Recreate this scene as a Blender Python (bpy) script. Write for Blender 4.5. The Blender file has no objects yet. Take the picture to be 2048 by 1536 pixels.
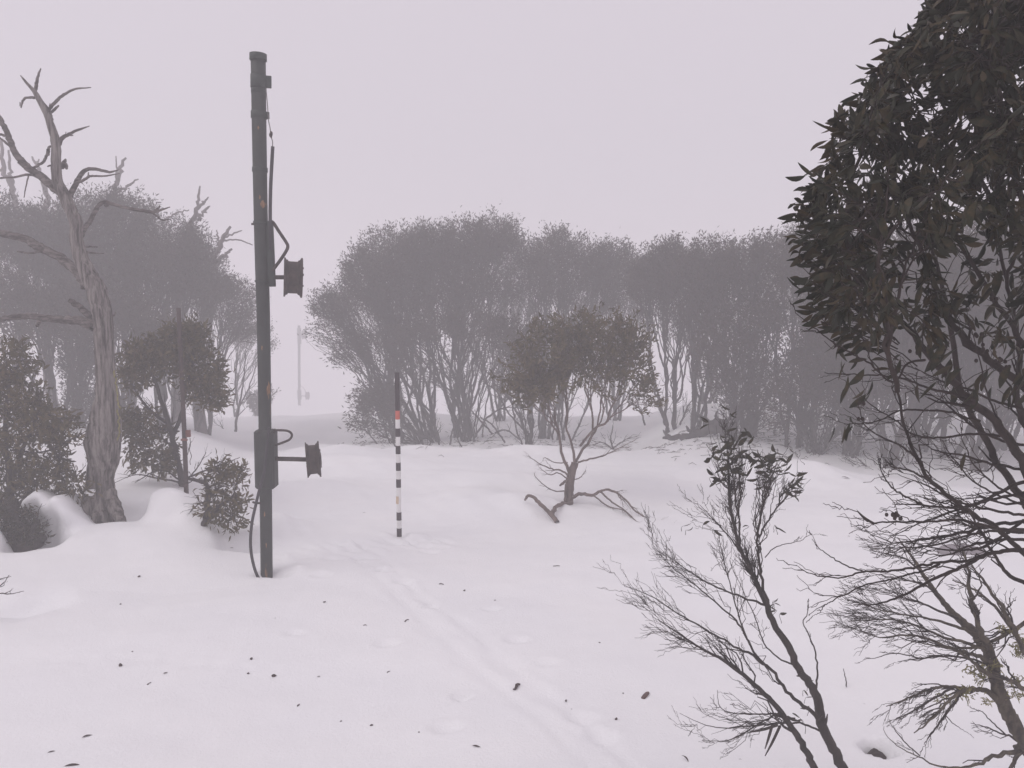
import bpy, math, random
import numpy as np
from mathutils import Matrix, Vector

scene = bpy.context.scene
COL = scene.collection
RNG = np.random.default_rng(7)
random.seed(7)

# ------------------------------------------------------------------ camera
F = 1539.0                       # focal length in pixels of the 2048 px wide frame
CAM = np.array([0.0, 0.0, 2.9])
PITCH = math.radians(-6.0)
CP, SP = math.cos(PITCH), math.sin(PITCH)
cam_data = bpy.data.cameras.new('camera')
cam_data.sensor_width = 36.0
cam_data.lens = 36.0 * F / 2048.0
cam_data.clip_start = 0.05
cam_data.clip_end = 2000.0
cam = bpy.data.objects.new('camera', cam_data)
cam.location = CAM
cam.rotation_euler = (math.radians(90) + PITCH, 0, 0)
COL.objects.link(cam)
scene.camera = cam

# ------------------------------------------------------------------ sky
SUN_EL, SUN_ROT = math.radians(52), math.radians(240)
world = bpy.data.worlds.new('World')
scene.world = world
world.use_nodes = True
nt = world.node_tree
nt.nodes.clear()
wo = nt.nodes.new('ShaderNodeOutputWorld')
bg = nt.nodes.new('ShaderNodeBackground')
sky = nt.nodes.new('ShaderNodeTexSky')
sky.sky_type = 'NISHITA'
sky.sun_disc = False
sky.sun_elevation = SUN_EL
sky.sun_rotation = SUN_ROT
mixw = nt.nodes.new('ShaderNodeMix')
mixw.data_type = 'RGBA'
mixw.inputs[0].default_value = 0.93            # a closed cloud deck over the clear sky
mixw.inputs[7].default_value = (7.22, 6.58, 7.20, 1)
nt.links.new(sky.outputs[0], mixw.inputs[6])
nt.links.new(mixw.outputs[2], bg.inputs[0])
bg.inputs[1].default_value = 0.10
nt.links.new(bg.outputs[0], wo.inputs[0])

# ------------------------------------------------------------------ sun behind the cloud
sd = bpy.data.lights.new('sun', 'SUN')
sd.energy = 0.9
sd.angle = math.radians(40)
sd.color = (1.0, 0.97, 0.95)
so = bpy.data.objects.new('sun', sd)
so.rotation_euler = (math.radians(38), 0, math.radians(-60))
COL.objects.link(so)

vs = scene.view_settings
vs.view_transform = 'Standard'
vs.look = 'None'
vs.exposure = 0.0
vs.gamma = 1.0
vs.use_curve_mapping = False
cy = scene.cycles
cy.max_bounces = 12
cy.diffuse_bounces = 4
cy.glossy_bounces = 2
cy.transmission_bounces = 4
cy.volume_bounces = 8
cy.use_denoising = True
cy.use_adaptive_sampling = False
FOG_DENSITY = 0.0195

# ------------------------------------------------------------------ helpers: pixels to places
def at(u, v, d):
    """World point on the plane y = d seen at photo pixel (u, v)."""
    dx = (u - 1024.0) / F
    dz = (768.0 - v) / F
    y = CP - dz * SP
    z = SP + dz * CP
    k = d / y
    return CAM + np.array([dx * k, d, z * k])

def px(n, d):
    return n * d / F

# ------------------------------------------------------------------ terrain
def smooth(t):
    t = np.clip(t, 0, 1)
    return t * t * (3 - 2 * t)

_w = np.random.default_rng(3)
WAVES = [(_w.uniform(0, 2 * math.pi), 2 * math.pi / l, _w.uniform(0, 6.28), a)
         for l, a in [(9, .05), (6, .035), (4.2, .025), (3.1, .018), (2.2, .012), (1.7, .009), (1.2, .006), (.9, .004), (.65, .0025), (.45, .0018), (.33, .0014), (.24, .001)]]

BUMPS = [  # x, y, radius x, radius y, height, power
    (-5.36, 8.98, .46, .30, .20, 5), (-5.60, 8.98, .24, .25, .17, 3), (-5.17, 9.00, .15, .24, .15, 3), (-5.40, 8.52, .30, .19, -.50, 4), (-5.62, 8.66, .16, .16, -.35, 3), (-5.18, 8.44, .12, .10, -.10, 2), (-5.76, 8.52, .14, .3, .22, 4),
    (-4.84, 9.28, .32, .34, -.20, 4), (-4.56, 9.35, .18, .22, -.16, 4), (-4.16, 9.28, .36, .34, .20, 4), (-3.95, 9.25, .48, .38, .13, 4), (-3.62, 9.05, .45, .34, .10, 3),
    (-4.5, 8.62, .8, .35, .07, 2), (-3.16, 8.80, .24, .22, -.30, 4), (-2.98, 9.5, .4, .4, .24, 2), (-6.2, 9.6, .7, .5, .1, 2),
    (-3.05, 11.8, 1.1, .9, .24, 2), (-3.8, 15.0, 1.5, 1.1, .24, 2),
    (-.45, 11.2, .85, .75, .28, 2), (.25, 10.8, .5, .35, .13, 3), (.78, 10.95, .16, .16, .03, 2), (1.9, 12.3, 1.2, .8, .10, 2), (-.55, 12.6, 1.2, .7, .24, 2),
    (4.9, 13.0, 1.3, .8, .34, 2), (3.2, 13.4, 1.1, .7, .16, 2), (6.4, 11.6, 1.0, .8, .12, 2),
    (-3.7, 16.6, 1.0, .6, .30, 2), (-2.2, 17.3, .7, .5, .16, 2), (-1.2, 16.9, .6, .5, .06, 2), (.35, 16.2, 1.2, .8, .26, 2), (-2.7, 14.2, 1.4, .8, .20, 2), (-4.6, 18.0, 1.0, .7, .2, 2),
    (-3.0, 25.5, 2.0, 1.2, .12, 2), (-6.2, 24.5, 1.8, 1.2, .14, 2), (-4.8, 27, 3.0, 1.0, .08, 2),
    (-2.60, 7.95, .10, .09, -.09, 2), (-2.47, 8.05, .12, .1, -.04, 2), (2.46, 4.93, .10, .08, -.30, 4), (5.45, 9.0, .45, .28, -.30, 4), (5.6, 9.4, .5, .3, .1, 2),
    (-4.75, 7.05, .45, .3, -.2, 2), (1.5, 9.8, .8, .6, .03, 2), (-1.41, 9.5, .10, .09, -.06, 2), (-1.27, 9.52, .13, .11, .05, 2), (-1.56, 9.45, .12, .10, .03, 2), (-2.53, 7.98, .17, .14, -.09, 3), (-2.3, 8.05, .14, .12, .04, 2), (.80, 11.05, .2, .16, -.07, 2),
]

def flat(u, v):
    y = 2.9 * F / (v - 606.0)
    return (u - 1024.0) / F * y, y

DENTS = []
for (u, v, r, h) in [(860, 1105, .17, -.03), (830, 1100, .15, -.03), (790, 1100, .1, -.028), (855, 1118, .1, -.022), (765, 1312, .10, -.02), (980, 1238, .09, -.02), (1033, 1300, .10, -.022),
                     (920, 1415, .07, -.03), (887, 1482, .11, -.022), (1170, 1470, .12, -.022), (1215, 1510, .11, -.022), (855, 1230, .08, -.022), (690, 1120, .1, -.02), (720, 1135, .12, -.025), (655, 1140, .1, -.02),
                     (80, 1360, .10, -.006), (130, 1361, .10, -.006), (195, 1354, .09, -.005), (248, 1359, .10, -.006), (305, 1355, .08, -.005), (350, 1362, .10, -.006), (403, 1362, .09, -.005), (460, 1367, .08, -.005), (522, 1365, .08, -.005),
                     (570, 1296, .09, -.018), (453, 1125, .1, -.03), (630, 1175, .1, -.02), (1100, 1350, .1, -.015), (760, 1160, .1, -.025), (800, 1180, .1, -.022)]:
    x, y = flat(u, v)
    DENTS.append((x, y, r, h))
TRACK = np.array([flat(u, v) for u, v in [(690, 1108), (745, 1150), (800, 1200), (850, 1245), (905, 1290), (960, 1335), (1015, 1380), (1075, 1435), (1140, 1495), (1220, 1570), (1300, 1680)]])
TRACK2 = np.array([flat(u, v) for u, v in [(560, 1135), (640, 1118), (720, 1108), (800, 1094), (870, 1085)]])
_n2 = np.random.default_rng(11)
LUMPS = [(_n2.uniform(0, 6.28), 2 * math.pi / l, _n2.uniform(0, 6.28)) for l in (.16, .2, .27, .33, .41, .5)]

def waves(x, y, W):
    z = 0 * x
    for a, k, p in W:
        z = z + np.sin(k * (x * math.cos(a) + y * math.sin(a)) + p)
    return z / len(W)

def poly_dist(x, y, P):
    best = np.full(np.shape(x), 1e9); side = np.zeros(np.shape(x)); run = np.zeros(np.shape(x)); L0 = 0.0
    for a, b in zip(P[:-1], P[1:]):
        ab = b - a; L = np.hypot(*ab)
        t = np.clip(((x - a[0]) * ab[0] + (y - a[1]) * ab[1]) / L ** 2, 0, 1)
        dx, dy = x - a[0] - t * ab[0], y - a[1] - t * ab[1]
        d = np.hypot(dx, dy); s = np.sign(ab[0] * dy - ab[1] * dx)
        m = d < best
        best = np.where(m, d, best); side = np.where(m, s, side); run = np.where(m, L0 + t * L, run)
        L0 += L
    return best * side, run

def H(x, y, fine=True):
    x = np.asarray(x, float); y = np.asarray(y, float)
    zc = np.interp(y, [-60, 8, 10, 12, 15, 17.2, 19, 21, 23, 27, 34, 56, 200], [0, 0, 0, -.06, -.27, -.46, -.80, -.98, -1.08, -1.08, -2.8, -6.3, -7.4])
    zr = np.interp(y, [-60, 8, 11, 14, 17.5, 19.5, 24, 34, 56, 200], [0, 0, -.03, -.20, -.20, -.14, -.3, -1.6, -5.4, -7.4])
    zl = np.interp(y, [-60, 7.4, 8.2, 9, 10, 12, 15, 20, 27, 34, 56, 200], [0, 0, .12, .30, .40, .34, .16, -.3, -1.0, -2.4, -5.8, -7.4])
    r = x / np.maximum(y, 2.0)
    tl = smooth((-.33 - r) / .13)
    tr = smooth((r - .15) / .10)
    z = zc * (1 - tl) * (1 - tr) + zl * tl + zr * tr
    for a, k, p, amp in WAVES:
        z = z + amp * np.sin(k * (x * math.cos(a) + y * math.sin(a)) + p)
    wx = .05 * np.sin(5.1 * x + 2.3 * y) + .035 * np.sin(9.7 * y - 4.1 * x + 1) + .02 * np.sin(17 * x + 11 * y)
    wy = .05 * np.sin(4.3 * y - 3.7 * x + 2) + .035 * np.sin(8.9 * x + 5.3 * y) + .02 * np.sin(15 * y - 13 * x)
    for bx, by, rx, ry, h, p in BUMPS:
        q = ((x + wx - bx) / rx) ** 2 + ((y + wy - by) / ry) ** 2
        z = z + h * np.exp(-np.minimum(q, 30) ** (p / 2.0))
    if fine:
        lump = waves(x, y, LUMPS)
        for dx, dy, rr, h in DENTS:
            q = ((x - dx) / rr) ** 2 + ((y - dy) / (rr * .7)) ** 2
            z = z + 1.25 * h * np.exp(-np.minimum(q, 30) ** 1.5) - .5 * h * np.exp(-(np.sqrt(q) - 1.35) ** 2 / .08)
        s, run = poly_dist(x, y, TRACK)
        w = np.exp(-(s / .26) ** 4)
        groove = np.exp(-((s - .13 - .02 * np.sin(run * 3)) / .045) ** 2) + .8 * np.exp(-((s + .12 + .02 * np.sin(run * 2.3 + 1)) / .05) ** 2)
        z = z - .026 * groove * (.6 + 1.4 * lump) + .022 * w * lump
        s2, run2 = poly_dist(x, y, TRACK2)
        z = z + .06 * np.exp(-(s2 / .22) ** 2) * lump
    return z

def ground_hit(u, v, lo=2.5, hi=60.0):
    d = np.arange(lo, hi, .01)
    a = at(u, v, 1.0) - CAM
    X = CAM[0] + a[0] * d; Z = CAM[2] + a[2] * d
    h = H(X, d)
    k = np.argmax(Z <= h)
    return np.array([X[k], d[k], h[k]])

# ------------------------------------------------------------------ helpers: meshes and objects
def new_mesh(name, V, faces, mats, smooth_=True, fmat=None):
    """faces: list of (K, n) index arrays (n = 3 or 4)."""
    me = bpy.data.meshes.new(name)
    V = np.asarray(V, np.float32)
    faces = [np.asarray(f, np.int32) for f in faces if len(f)]
    nl = sum(f.size for f in faces); nf = sum(len(f) for f in faces)
    me.vertices.add(len(V)); me.loops.add(nl); me.polygons.add(nf)
    me.vertices.foreach_set('co', V.ravel())
    me.loops.foreach_set('vertex_index', np.concatenate([f.ravel() for f in faces]))
    tot = np.concatenate([np.full(len(f), f.shape[1], np.int32) for f in faces])
    st = np.concatenate([[0], np.cumsum(tot)[:-1]]).astype(np.int32)
    me.polygons.foreach_set('loop_start', st)
    me.polygons.foreach_set('loop_total', tot)
    me.polygons.foreach_set('use_smooth', np.full(nf, bool(smooth_)))
    for m in (mats if isinstance(mats, (list, tuple)) else [mats]):
        me.materials.append(m)
    me.update(calc_edges=True)
    return me

def tag(o, label=None, cat=None, group=None, kind=None):
    if label: o['label'] = label
    if cat: o['category'] = cat
    if group: o['group'] = group
    if kind: o['kind'] = kind
    return o

def thing(name, loc, label, cat, group=None):
    o = bpy.data.objects.new(name, None)
    o.empty_display_size = .1
    o.location = [float(c) for c in loc]
    COL.objects.link(o)
    return tag(o, label, cat, group)

def origin(o):
    p = np.zeros(3)
    while o is not None:
        p += np.array(o.location); o = o.parent
    return p

def part(name, parent, V, faces, mat, smooth_=True, kind=None, label=None):
    """A mesh given in world coordinates, linked under its parent (no rotation on the parents)."""
    V = np.asarray(V, float)
    off = origin(parent) if parent else np.zeros(3)
    me = new_mesh(name, V - off, faces, mat, smooth_)
    o = bpy.data.objects.new(name, me)
    COL.objects.link(o)
    if parent: o.parent = parent
    return tag(o, label=label, kind=kind)

def solo(name, V, faces, mat, label, cat, group=None, smooth_=True):
    V = np.asarray(V, float)
    c = V.mean(0); c[2] = V[:, 2].min()
    o = bpy.data.objects.new(name, new_mesh(name, V - c, faces, mat, smooth_))
    o.location = c
    COL.objects.link(o)
    return tag(o, label, cat, group)

def unit(a):
    n = np.linalg.norm(a, axis=-1, keepdims=True)
    return a / np.maximum(n, 1e-9)

def tubes(curves, sides=5):
    groups = {}
    for p, r in curves:
        groups.setdefault(len(p), []).append((p, r))
    Vs, Qs, off = [], [], 0
    ang = np.linspace(0, 2 * math.pi, sides, endpoint=False)
    ca, sa = np.cos(ang), np.sin(ang)
    for k, lst in groups.items():
        P = np.array([a for a, _ in lst], float); R = np.array([b for _, b in lst], float)
        T = unit(np.gradient(P, axis=1))
        ch = P[:, -1] - P[:, 0]
        ref = np.eye(3)[np.argmin(np.abs(ch), axis=1)][:, None, :]
        N = unit(np.cross(T, ref)); B = np.cross(T, N)
        ring = P[:, :, None] + R[..., None, None] * (ca[:, None] * N[:, :, None] + sa[:, None] * B[:, :, None])
        E = len(lst)
        Vs.append(ring.reshape(-1, 3))
        idx = np.arange(E * k * sides).reshape(E, k, sides) + off
        a = idx[:, :-1]; b = idx[:, 1:]
        Qs.append(np.stack([a, np.roll(a, -1, 2), np.roll(b, -1, 2), b], -1).reshape(-1, 4))
        off += E * k * sides
    return np.concatenate(Vs), [np.concatenate(Qs)]

def catmull(pts, n):
    P = np.asarray(pts, float)
    if len(P) < 3:
        t = np.linspace(0, 1, n)[:, None]
        return P[0] * (1 - t) + P[-1] * t
    Q = np.vstack([2 * P[0] - P[1], P, 2 * P[-1] - P[-2]])
    seg = np.linalg.norm(np.diff(P, axis=0), axis=1); cum = np.concatenate([[0], np.cumsum(seg)]); cum /= cum[-1]
    out = []
    for t in np.linspace(0, 1, n):
        i = min(np.searchsorted(cum, t, side='right') - 1, len(P) - 2)
        s = (t - cum[i]) / max(cum[i + 1] - cum[i], 1e-9)
        p0, p1, p2, p3 = Q[i], Q[i + 1], Q[i + 2], Q[i + 3]
        out.append(.5 * (2 * p1 + (p2 - p0) * s + (2 * p0 - 5 * p1 + 4 * p2 - p3) * s * s + (3 * p1 - p0 - 3 * p2 + p3) * s ** 3))
    return np.array(out)

def limb(pix, d0, d1=None, n=None, wob=0.0, rng=RNG):
    """A traced limb: pix = [(u, v, radius px)], running from depth d0 to depth d1."""
    d1 = d0 if d1 is None else d1
    m = len(pix); n = n or max(6, m * 4)
    ds = np.linspace(d0, d1, m)
    raw = np.array([np.append(at(u, v, d), px(r, d)) for (u, v, r), d in zip(pix, ds)])
    P = catmull(raw, n)
    if wob:
        P[1:-1, :3] += rng.normal(0, wob, (n - 2, 3)) * np.maximum(P[1:-1, 3:4], .004)
    return P[:, :3], np.maximum(P[:, 3], .0006)

def capped(P, R, sides=20):
    """A capped tube."""
    V, Q = tubes([(P, R)], sides)
    k = len(P)
    V = np.vstack([V, P[0], P[-1]])
    a = np.arange(sides); b = a + (k - 1) * sides
    t1 = np.stack([np.full(sides, len(V) - 2), np.roll(a, -1), a], -1)
    t2 = np.stack([np.full(sides, len(V) - 1), b, np.roll(b, -1)], -1)
    return V, [Q[0], np.vstack([t1, t2])]

def box(c, half, rz=0.0, rx=0.0, ry=0.0, bev=.004):
    """Chamfered box."""
    hx, hy, hz = half
    b = min(bev, hx * .5, hy * .5, hz * .5)
    pts = []
    import itertools
    for sx, sy, sz in itertools.product((-1, 1), repeat=3):
        pts += [(sx * hx, sy * (hy - b), sz * (hz - b)), (sx * (hx - b), sy * hy, sz * (hz - b)), (sx * (hx - b), sy * (hy - b), sz * hz)]
    import bmesh
    bm = bmesh.new()
    vs_ = [bm.verts.new(p) for p in pts]
    bmesh.ops.convex_hull(bm, input=vs_)
    bm.verts.index_update()
    V = np.array([v.co[:] for v in bm.verts]); Fc = [[v.index for v in f.verts] for f in bm.faces]
    bm.free()
    M = np.array(Matrix.Rotation(rz, 3, 'Z') @ Matrix.Rotation(ry, 3, 'Y') @ Matrix.Rotation(rx, 3, 'X'))
    V = V @ M.T + np.asarray(c)
    return V, [np.array([f for f in Fc if len(f) == 3], int).reshape(-1, 3), np.array([f for f in Fc if len(f) == 4], int).reshape(-1, 4)]

def join(*ms):
    Vs, F3, F4, off = [], [], [], 0
    for V, fs in ms:
        Vs.append(V)
        for f in fs:
            if len(f): (F3 if f.shape[1] == 3 else F4).append(f + off)
        off += len(V)
    out = []
    if F3: out.append(np.concatenate(F3))
    if F4: out.append(np.concatenate(F4))
    return np.concatenate(Vs), out

# ------------------------------------------------------------------ materials
def mat_new(name):
    m = bpy.data.materials.new(name); m.use_nodes = True
    b = m.node_tree.nodes['Principled BSDF']
    return m, m.node_tree.nodes, m.node_tree.links, b

def noise(nodes, links, scale, detail=4, rough=.6, vec=None):
    n = nodes.new('ShaderNodeTexNoise'); n.inputs['Scale'].default_value = scale
    n.inputs['Detail'].default_value = detail; n.inputs['Roughness'].default_value = rough
    if vec is not None: links.new(vec, n.inputs['Vector'])
    return n

def ramp(nodes, links, src, stops):
    r = nodes.new('ShaderNodeValToRGB'); links.new(src, r.inputs[0])
    el = r.color_ramp.elements
    while len(el) < len(stops): el.new(.5)
    for e, (p, c) in zip(el, stops):
        e.position = p; e.color = (*c, 1)
    return r

def bump(nodes, links, b, src, strength, dist):
    n = nodes.new('ShaderNodeBump'); n.inputs['Strength'].default_value = strength; n.inputs['Distance'].default_value = dist
    links.new(src, n.inputs['Height']); links.new(n.outputs[0], b.inputs['Normal'])

def coords(nodes, links, kind='Object', scale=(1, 1, 1)):
    t = nodes.new('ShaderNodeTexCoord'); mp = nodes.new('ShaderNodeMapping'); mp.inputs['Scale'].default_value = scale
    links.new(t.outputs[kind], mp.inputs[0]); return mp.outputs[0]

def mixed(name, c1, c2, scale, rough=.8, stretch=(1, 1, 1), bumps=(.4, .01), spec=.3, extra=None, lo=.35, hi=.65):
    m, n, l, b = mat_new(name)
    v = coords(n, l, 'Object', stretch)
    t = noise(n, l, scale, 6, .65, v)
    stops = [(lo, c1), (hi, c2)]
    if extra: stops.append((extra[0], extra[1]))
    r = ramp(n, l, t.outputs[0], stops)
    l.new(r.outputs[0], b.inputs['Base Color'])
    b.inputs['Roughness'].default_value = rough
    b.inputs['Specular IOR Level'].default_value = spec
    if bumps: bump(n, l, b, t.outputs[0], *bumps)
    return m

def snow_mat():
    m, n, l, b = mat_new('snow')
    v = coords(n, l, 'Object')
    t1 = noise(n, l, 45, 5, .7, v); t2 = noise(n, l, 3.2, 3, .5, v); t3 = noise(n, l, 0.8, 2, .5, v)
    mx = n.new('ShaderNodeMath'); mx.operation = 'MULTIPLY_ADD'; mx.inputs[1].default_value = 1.6
    l.new(t2.outputs[0], mx.inputs[0]); l.new(t1.outputs[0], mx.inputs[2])
    r = ramp(n, l, t3.outputs[0], [(.3, (.855, .855, .87)), (.7, (.885, .88, .885))])
    l.new(r.outputs[0], b.inputs['Base Color'])
    b.inputs['Roughness'].default_value = .85; b.inputs['Specular IOR Level'].default_value = .15
    bump(n, l, b, mx.outputs[0], .45, .018)
    return m

def leaf_mat(name, c1, c2, c3, scale, spec=.35, rough=.5):
    m, n, l, b = mat_new(name)
    g = n.new('ShaderNodeNewGeometry')
    t = noise(n, l, scale, 3, .6, coords(n, l, 'Object'))
    ad = n.new('ShaderNodeMath'); ad.operation = 'MULTIPLY_ADD'; ad.inputs[1].default_value = .55
    l.new(g.outputs['Random Per Island'], ad.inputs[0]); l.new(t.outputs[0], ad.inputs[2])
    r = ramp(n, l, ad.outputs[0], [(.35, c1), (.75, c2), (1.0, c3)])
    l.new(r.outputs[0], b.inputs['Base Color'])
    b.inputs['Roughness'].default_value = rough; b.inputs['Specular IOR Level'].default_value = spec
    return m

M = {}
M['snow'] = snow_mat()
M['dead'] = mixed('weathered_wood', (.052, .044, .042), (.250, .222, .210), 4.2, .9, (6, 6, .5), (.9, .04), .12, (.82, (.34, .31, .29)), .38, .58)
M['deadlimb'] = mixed('weathered_limb_wood', (.05, .042, .04), (.20, .175, .165), 6.0, .9, (1.0, 5, 4), (.7, .03), .12, None, .40, .62)
M['snag'] = mixed('grey_snag_wood', (.12, .10, .10), (.20, .17, .17), 4, .9, (3, 3, .6), None, .1)
M['bark'] = mixed('gum_bark', (.030, .026, .026), (.070, .060, .058), 3, .85, (2, 2, .5), None, .2)
M['pinkbark'] = mixed('smooth_pink_bark', (.075, .056, .050), (.195, .148, .132), 6, .8, (3, 3, .8), (.3, .01), .25)
M['darkbark'] = mixed('dark_wet_bark', (.020, .015, .014), (.052, .039, .035), 9, .75, (2, 2, .6), (.4, .006), .2, (.82, (.09, .06, .035)))
M['mossbark'] = mixed('lichen_bark', (.045, .036, .033), (.13, .11, .08), 16, .9, (2, 2, .8), (.6, .01), .15, (.85, (.20, .18, .08)))
M['moss'] = mixed('pale_lichen', (.13, .12, .045), (.30, .27, .12), 30, 1.0, (1, 1, 1), None, .05)
M['leaf'] = leaf_mat('dark_gum_leaf', (.009, .012, .006), (.019, .020, .009), (.048, .034, .015), 3.0, .25, .5)
M['leafmid'] = leaf_mat('olive_gum_leaf', (.038, .035, .012), (.074, .060, .022), (.12, .090, .042), 2.0, .25, .55)
M['leafbg'] = leaf_mat('forest_gum_leaf', (.026, .022, .017), (.046, .037, .029), (.064, .050, .040), .8, .12, .7)
M['green'] = mixed('worn_green_paint', (.014, .021, .018), (.030, .040, .035), 7, .55, (1, 1, .35), (.15, .004), .4, None)
M['greenrust'] = None
M['rust'] = mixed('rusty_steel', (.024, .019, .018), (.070, .052, .046), 14, .8, (1, 1, 1), (.4, .005), .3)
M['chip'] = mixed('rusty_paint_chip', (.16, .085, .045), (.34, .20, .11), 30, .85, (1, 1, .4), None, .2)
M['rubber'] = mixed('black_hose', (.018, .016, .020), (.034, .030, .038), 10, .5, (1, 1, 1), None, .4)
M['wire'] = mixed('thin_wire', (.10, .09, .09), (.18, .16, .16), 20, .5)
M['black'] = mixed('black_band', (.035, .026, .030), (.055, .042, .046), 12, .6)
M['white'] = mixed('white_band', (.70, .69, .68), (.80, .79, .78), 8, .6)
M['red'] = mixed('red_band', (.50, .10, .075), (.60, .15, .11), 10, .6)
M['orange'] = mixed('faded_orange', (.55, .40, .28), (.64, .52, .40), 40, .7)
M['insul'] = mixed('orange_plastic', (.17, .065, .05), (.24, .09, .07), 10, .5)
M['brown'] = mixed('brown_steel', (.045, .030, .030), (.075, .048, .045), 8, .7)
M['rock'] = mixed('dark_rock_and_hole_shade', (.022, .017, .016), (.075, .058, .055), 5, .95, (1, 1, 1), (.8, .03), .1)  # also colours the lump that stands for shade in the snow hole
M['greyrock'] = mixed('grey_rock', (.20, .18, .19), (.28, .25, .27), 5, .95, (1, 1, 1), (.5, .02), .1)
M['litter'] = mixed('fallen_bark', (.035, .025, .025), (.085, .055, .050), 40, .85)
M['barkpiece'] = mixed('fallen_bark_strip', (.06, .035, .032), (.16, .095, .085), 30, .85)

def post_mat():
    m, n, l, b = mat_new('green_post_paint')
    v = coords(n, l, 'Object', (1, 1, .4))
    t = noise(n, l, 9, 6, .65, v)
    r = ramp(n, l, t.outputs[0], [(.3, (.015, .019, .017)), (.7, (.042, .047, .043))])
    v2 = coords(n, l, 'Object', (1, 1, .25))
    t2 = noise(n, l, 5.5, 5, .6, v2)
    k = ramp(n, l, t2.outputs[0], [(.625, (0, 0, 0)), (.68, (.8, .8, .8))])
    mx = n.new('ShaderNodeMix'); mx.data_type = 'RGBA'
    l.new(k.outputs[0], mx.inputs[0]); l.new(r.outputs[0], mx.inputs[6]); mx.inputs[7].default_value = (.30, .16, .07, 1)
    l.new(mx.outputs[2], b.inputs['Base Color']); b.inputs['Roughness'].default_value = .6; b.inputs['Specular IOR Level'].default_value = .35
    bump(n, l, b, t.outputs[0], .2, .004)
    return m
M['post'] = post_mat()

# ------------------------------------------------------------------ snow ground (one sheet)
def spread(lo, hi, step, far, n):
    g = np.geomspace(step, far, n).cumsum()
    g = g / g[-1] * far
    return g
xs = np.concatenate([np.arange(-7.4, 7.4, .042)])
xs = np.concatenate([-7.4 - spread(0, 0, .06, 150, 40)[::-1], xs, 7.4 + spread(0, 0, .06, 150, 40)])
ys = np.concatenate([np.arange(3.6, 11.0, .034), np.arange(11.0, 16.0, .06), np.arange(16.0, 26.0, .16)])
ys = np.concatenate([3.6 - spread(0, 0, .08, 60, 25)[::-1], ys, 26 + spread(0, 0, .2, 140, 45)])
X, Y = np.meshgrid(xs, ys)
Z = H(X, Y)
win = np.exp(-np.minimum(((X + 5.36) / .50) ** 2 + ((Y - 8.85) / .45) ** 2, 30) ** 2)
Y = Y - win * .95 * np.clip(Z - .36, 0, .4)          # the cushion leans out over the pit
win = np.exp(-np.minimum(((X + 4.2) / .40) ** 2 + ((Y - 9.25) / .4) ** 2, 30) ** 2)
X = X - win * .35 * np.clip(Z - .45, 0, .4)
nx, ny = len(xs), len(ys)
ii = np.arange(nx * ny).reshape(ny, nx)
quads = np.stack([ii[:-1, :-1], ii[:-1, 1:], ii[1:, 1:], ii[1:, :-1]], -1).reshape(-1, 4)
snow = part('snow_ground', None, np.stack([X.ravel(), Y.ravel(), Z.ravel()], -1), [quads], M['snow'], kind='structure')

# ------------------------------------------------------------------ fog: one closed box of even air
def fog_box(x0, x1, y0, y1, z0, z1):
    V = np.array([(x, y, z) for x in (x0, x1) for y in (y0, y1) for z in (z0, z1)], float)
    Q = np.array([(0, 1, 3, 2), (4, 6, 7, 5), (0, 4, 5, 1), (2, 3, 7, 6), (0, 2, 6, 4), (1, 5, 7, 3)])
    m = bpy.data.materials.new('fog'); m.use_nodes = True
    n, l = m.node_tree.nodes, m.node_tree.links
    n.clear()
    out = n.new('ShaderNodeOutputMaterial'); pv = n.new('ShaderNodeVolumePrincipled')
    pv.inputs['Color'].default_value = (.985, .975, .985, 1)
    pv.inputs['Density'].default_value = FOG_DENSITY
    pv.inputs['Anisotropy'].default_value = .2
    l.new(pv.outputs[0], out.inputs['Volume'])
    m.cycles.homogeneous_volume = True
    o = part('haze', None, V, [Q], m, smooth_=False, kind='stuff')
    return o
fog_box(-160, 160, -60, 169, -9.0, 9.2)

# ------------------------------------------------------------------ trees: growth
def hermite(p, q, d0, d1, n, wob, rng):
    L = np.linalg.norm(q - p)
    s = np.linspace(0, 1, n)[:, None]
    h = (2 * s ** 3 - 3 * s ** 2 + 1) * p + (s ** 3 - 2 * s ** 2 + s) * d0 * L * .9 + (-2 * s ** 3 + 3 * s ** 2) * q + (s ** 3 - s ** 2) * d1 * L * .9
    if wob and n > 2:
        h[1:-1] += rng.normal(0, wob * L, (n - 2, 3))
    return h

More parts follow.
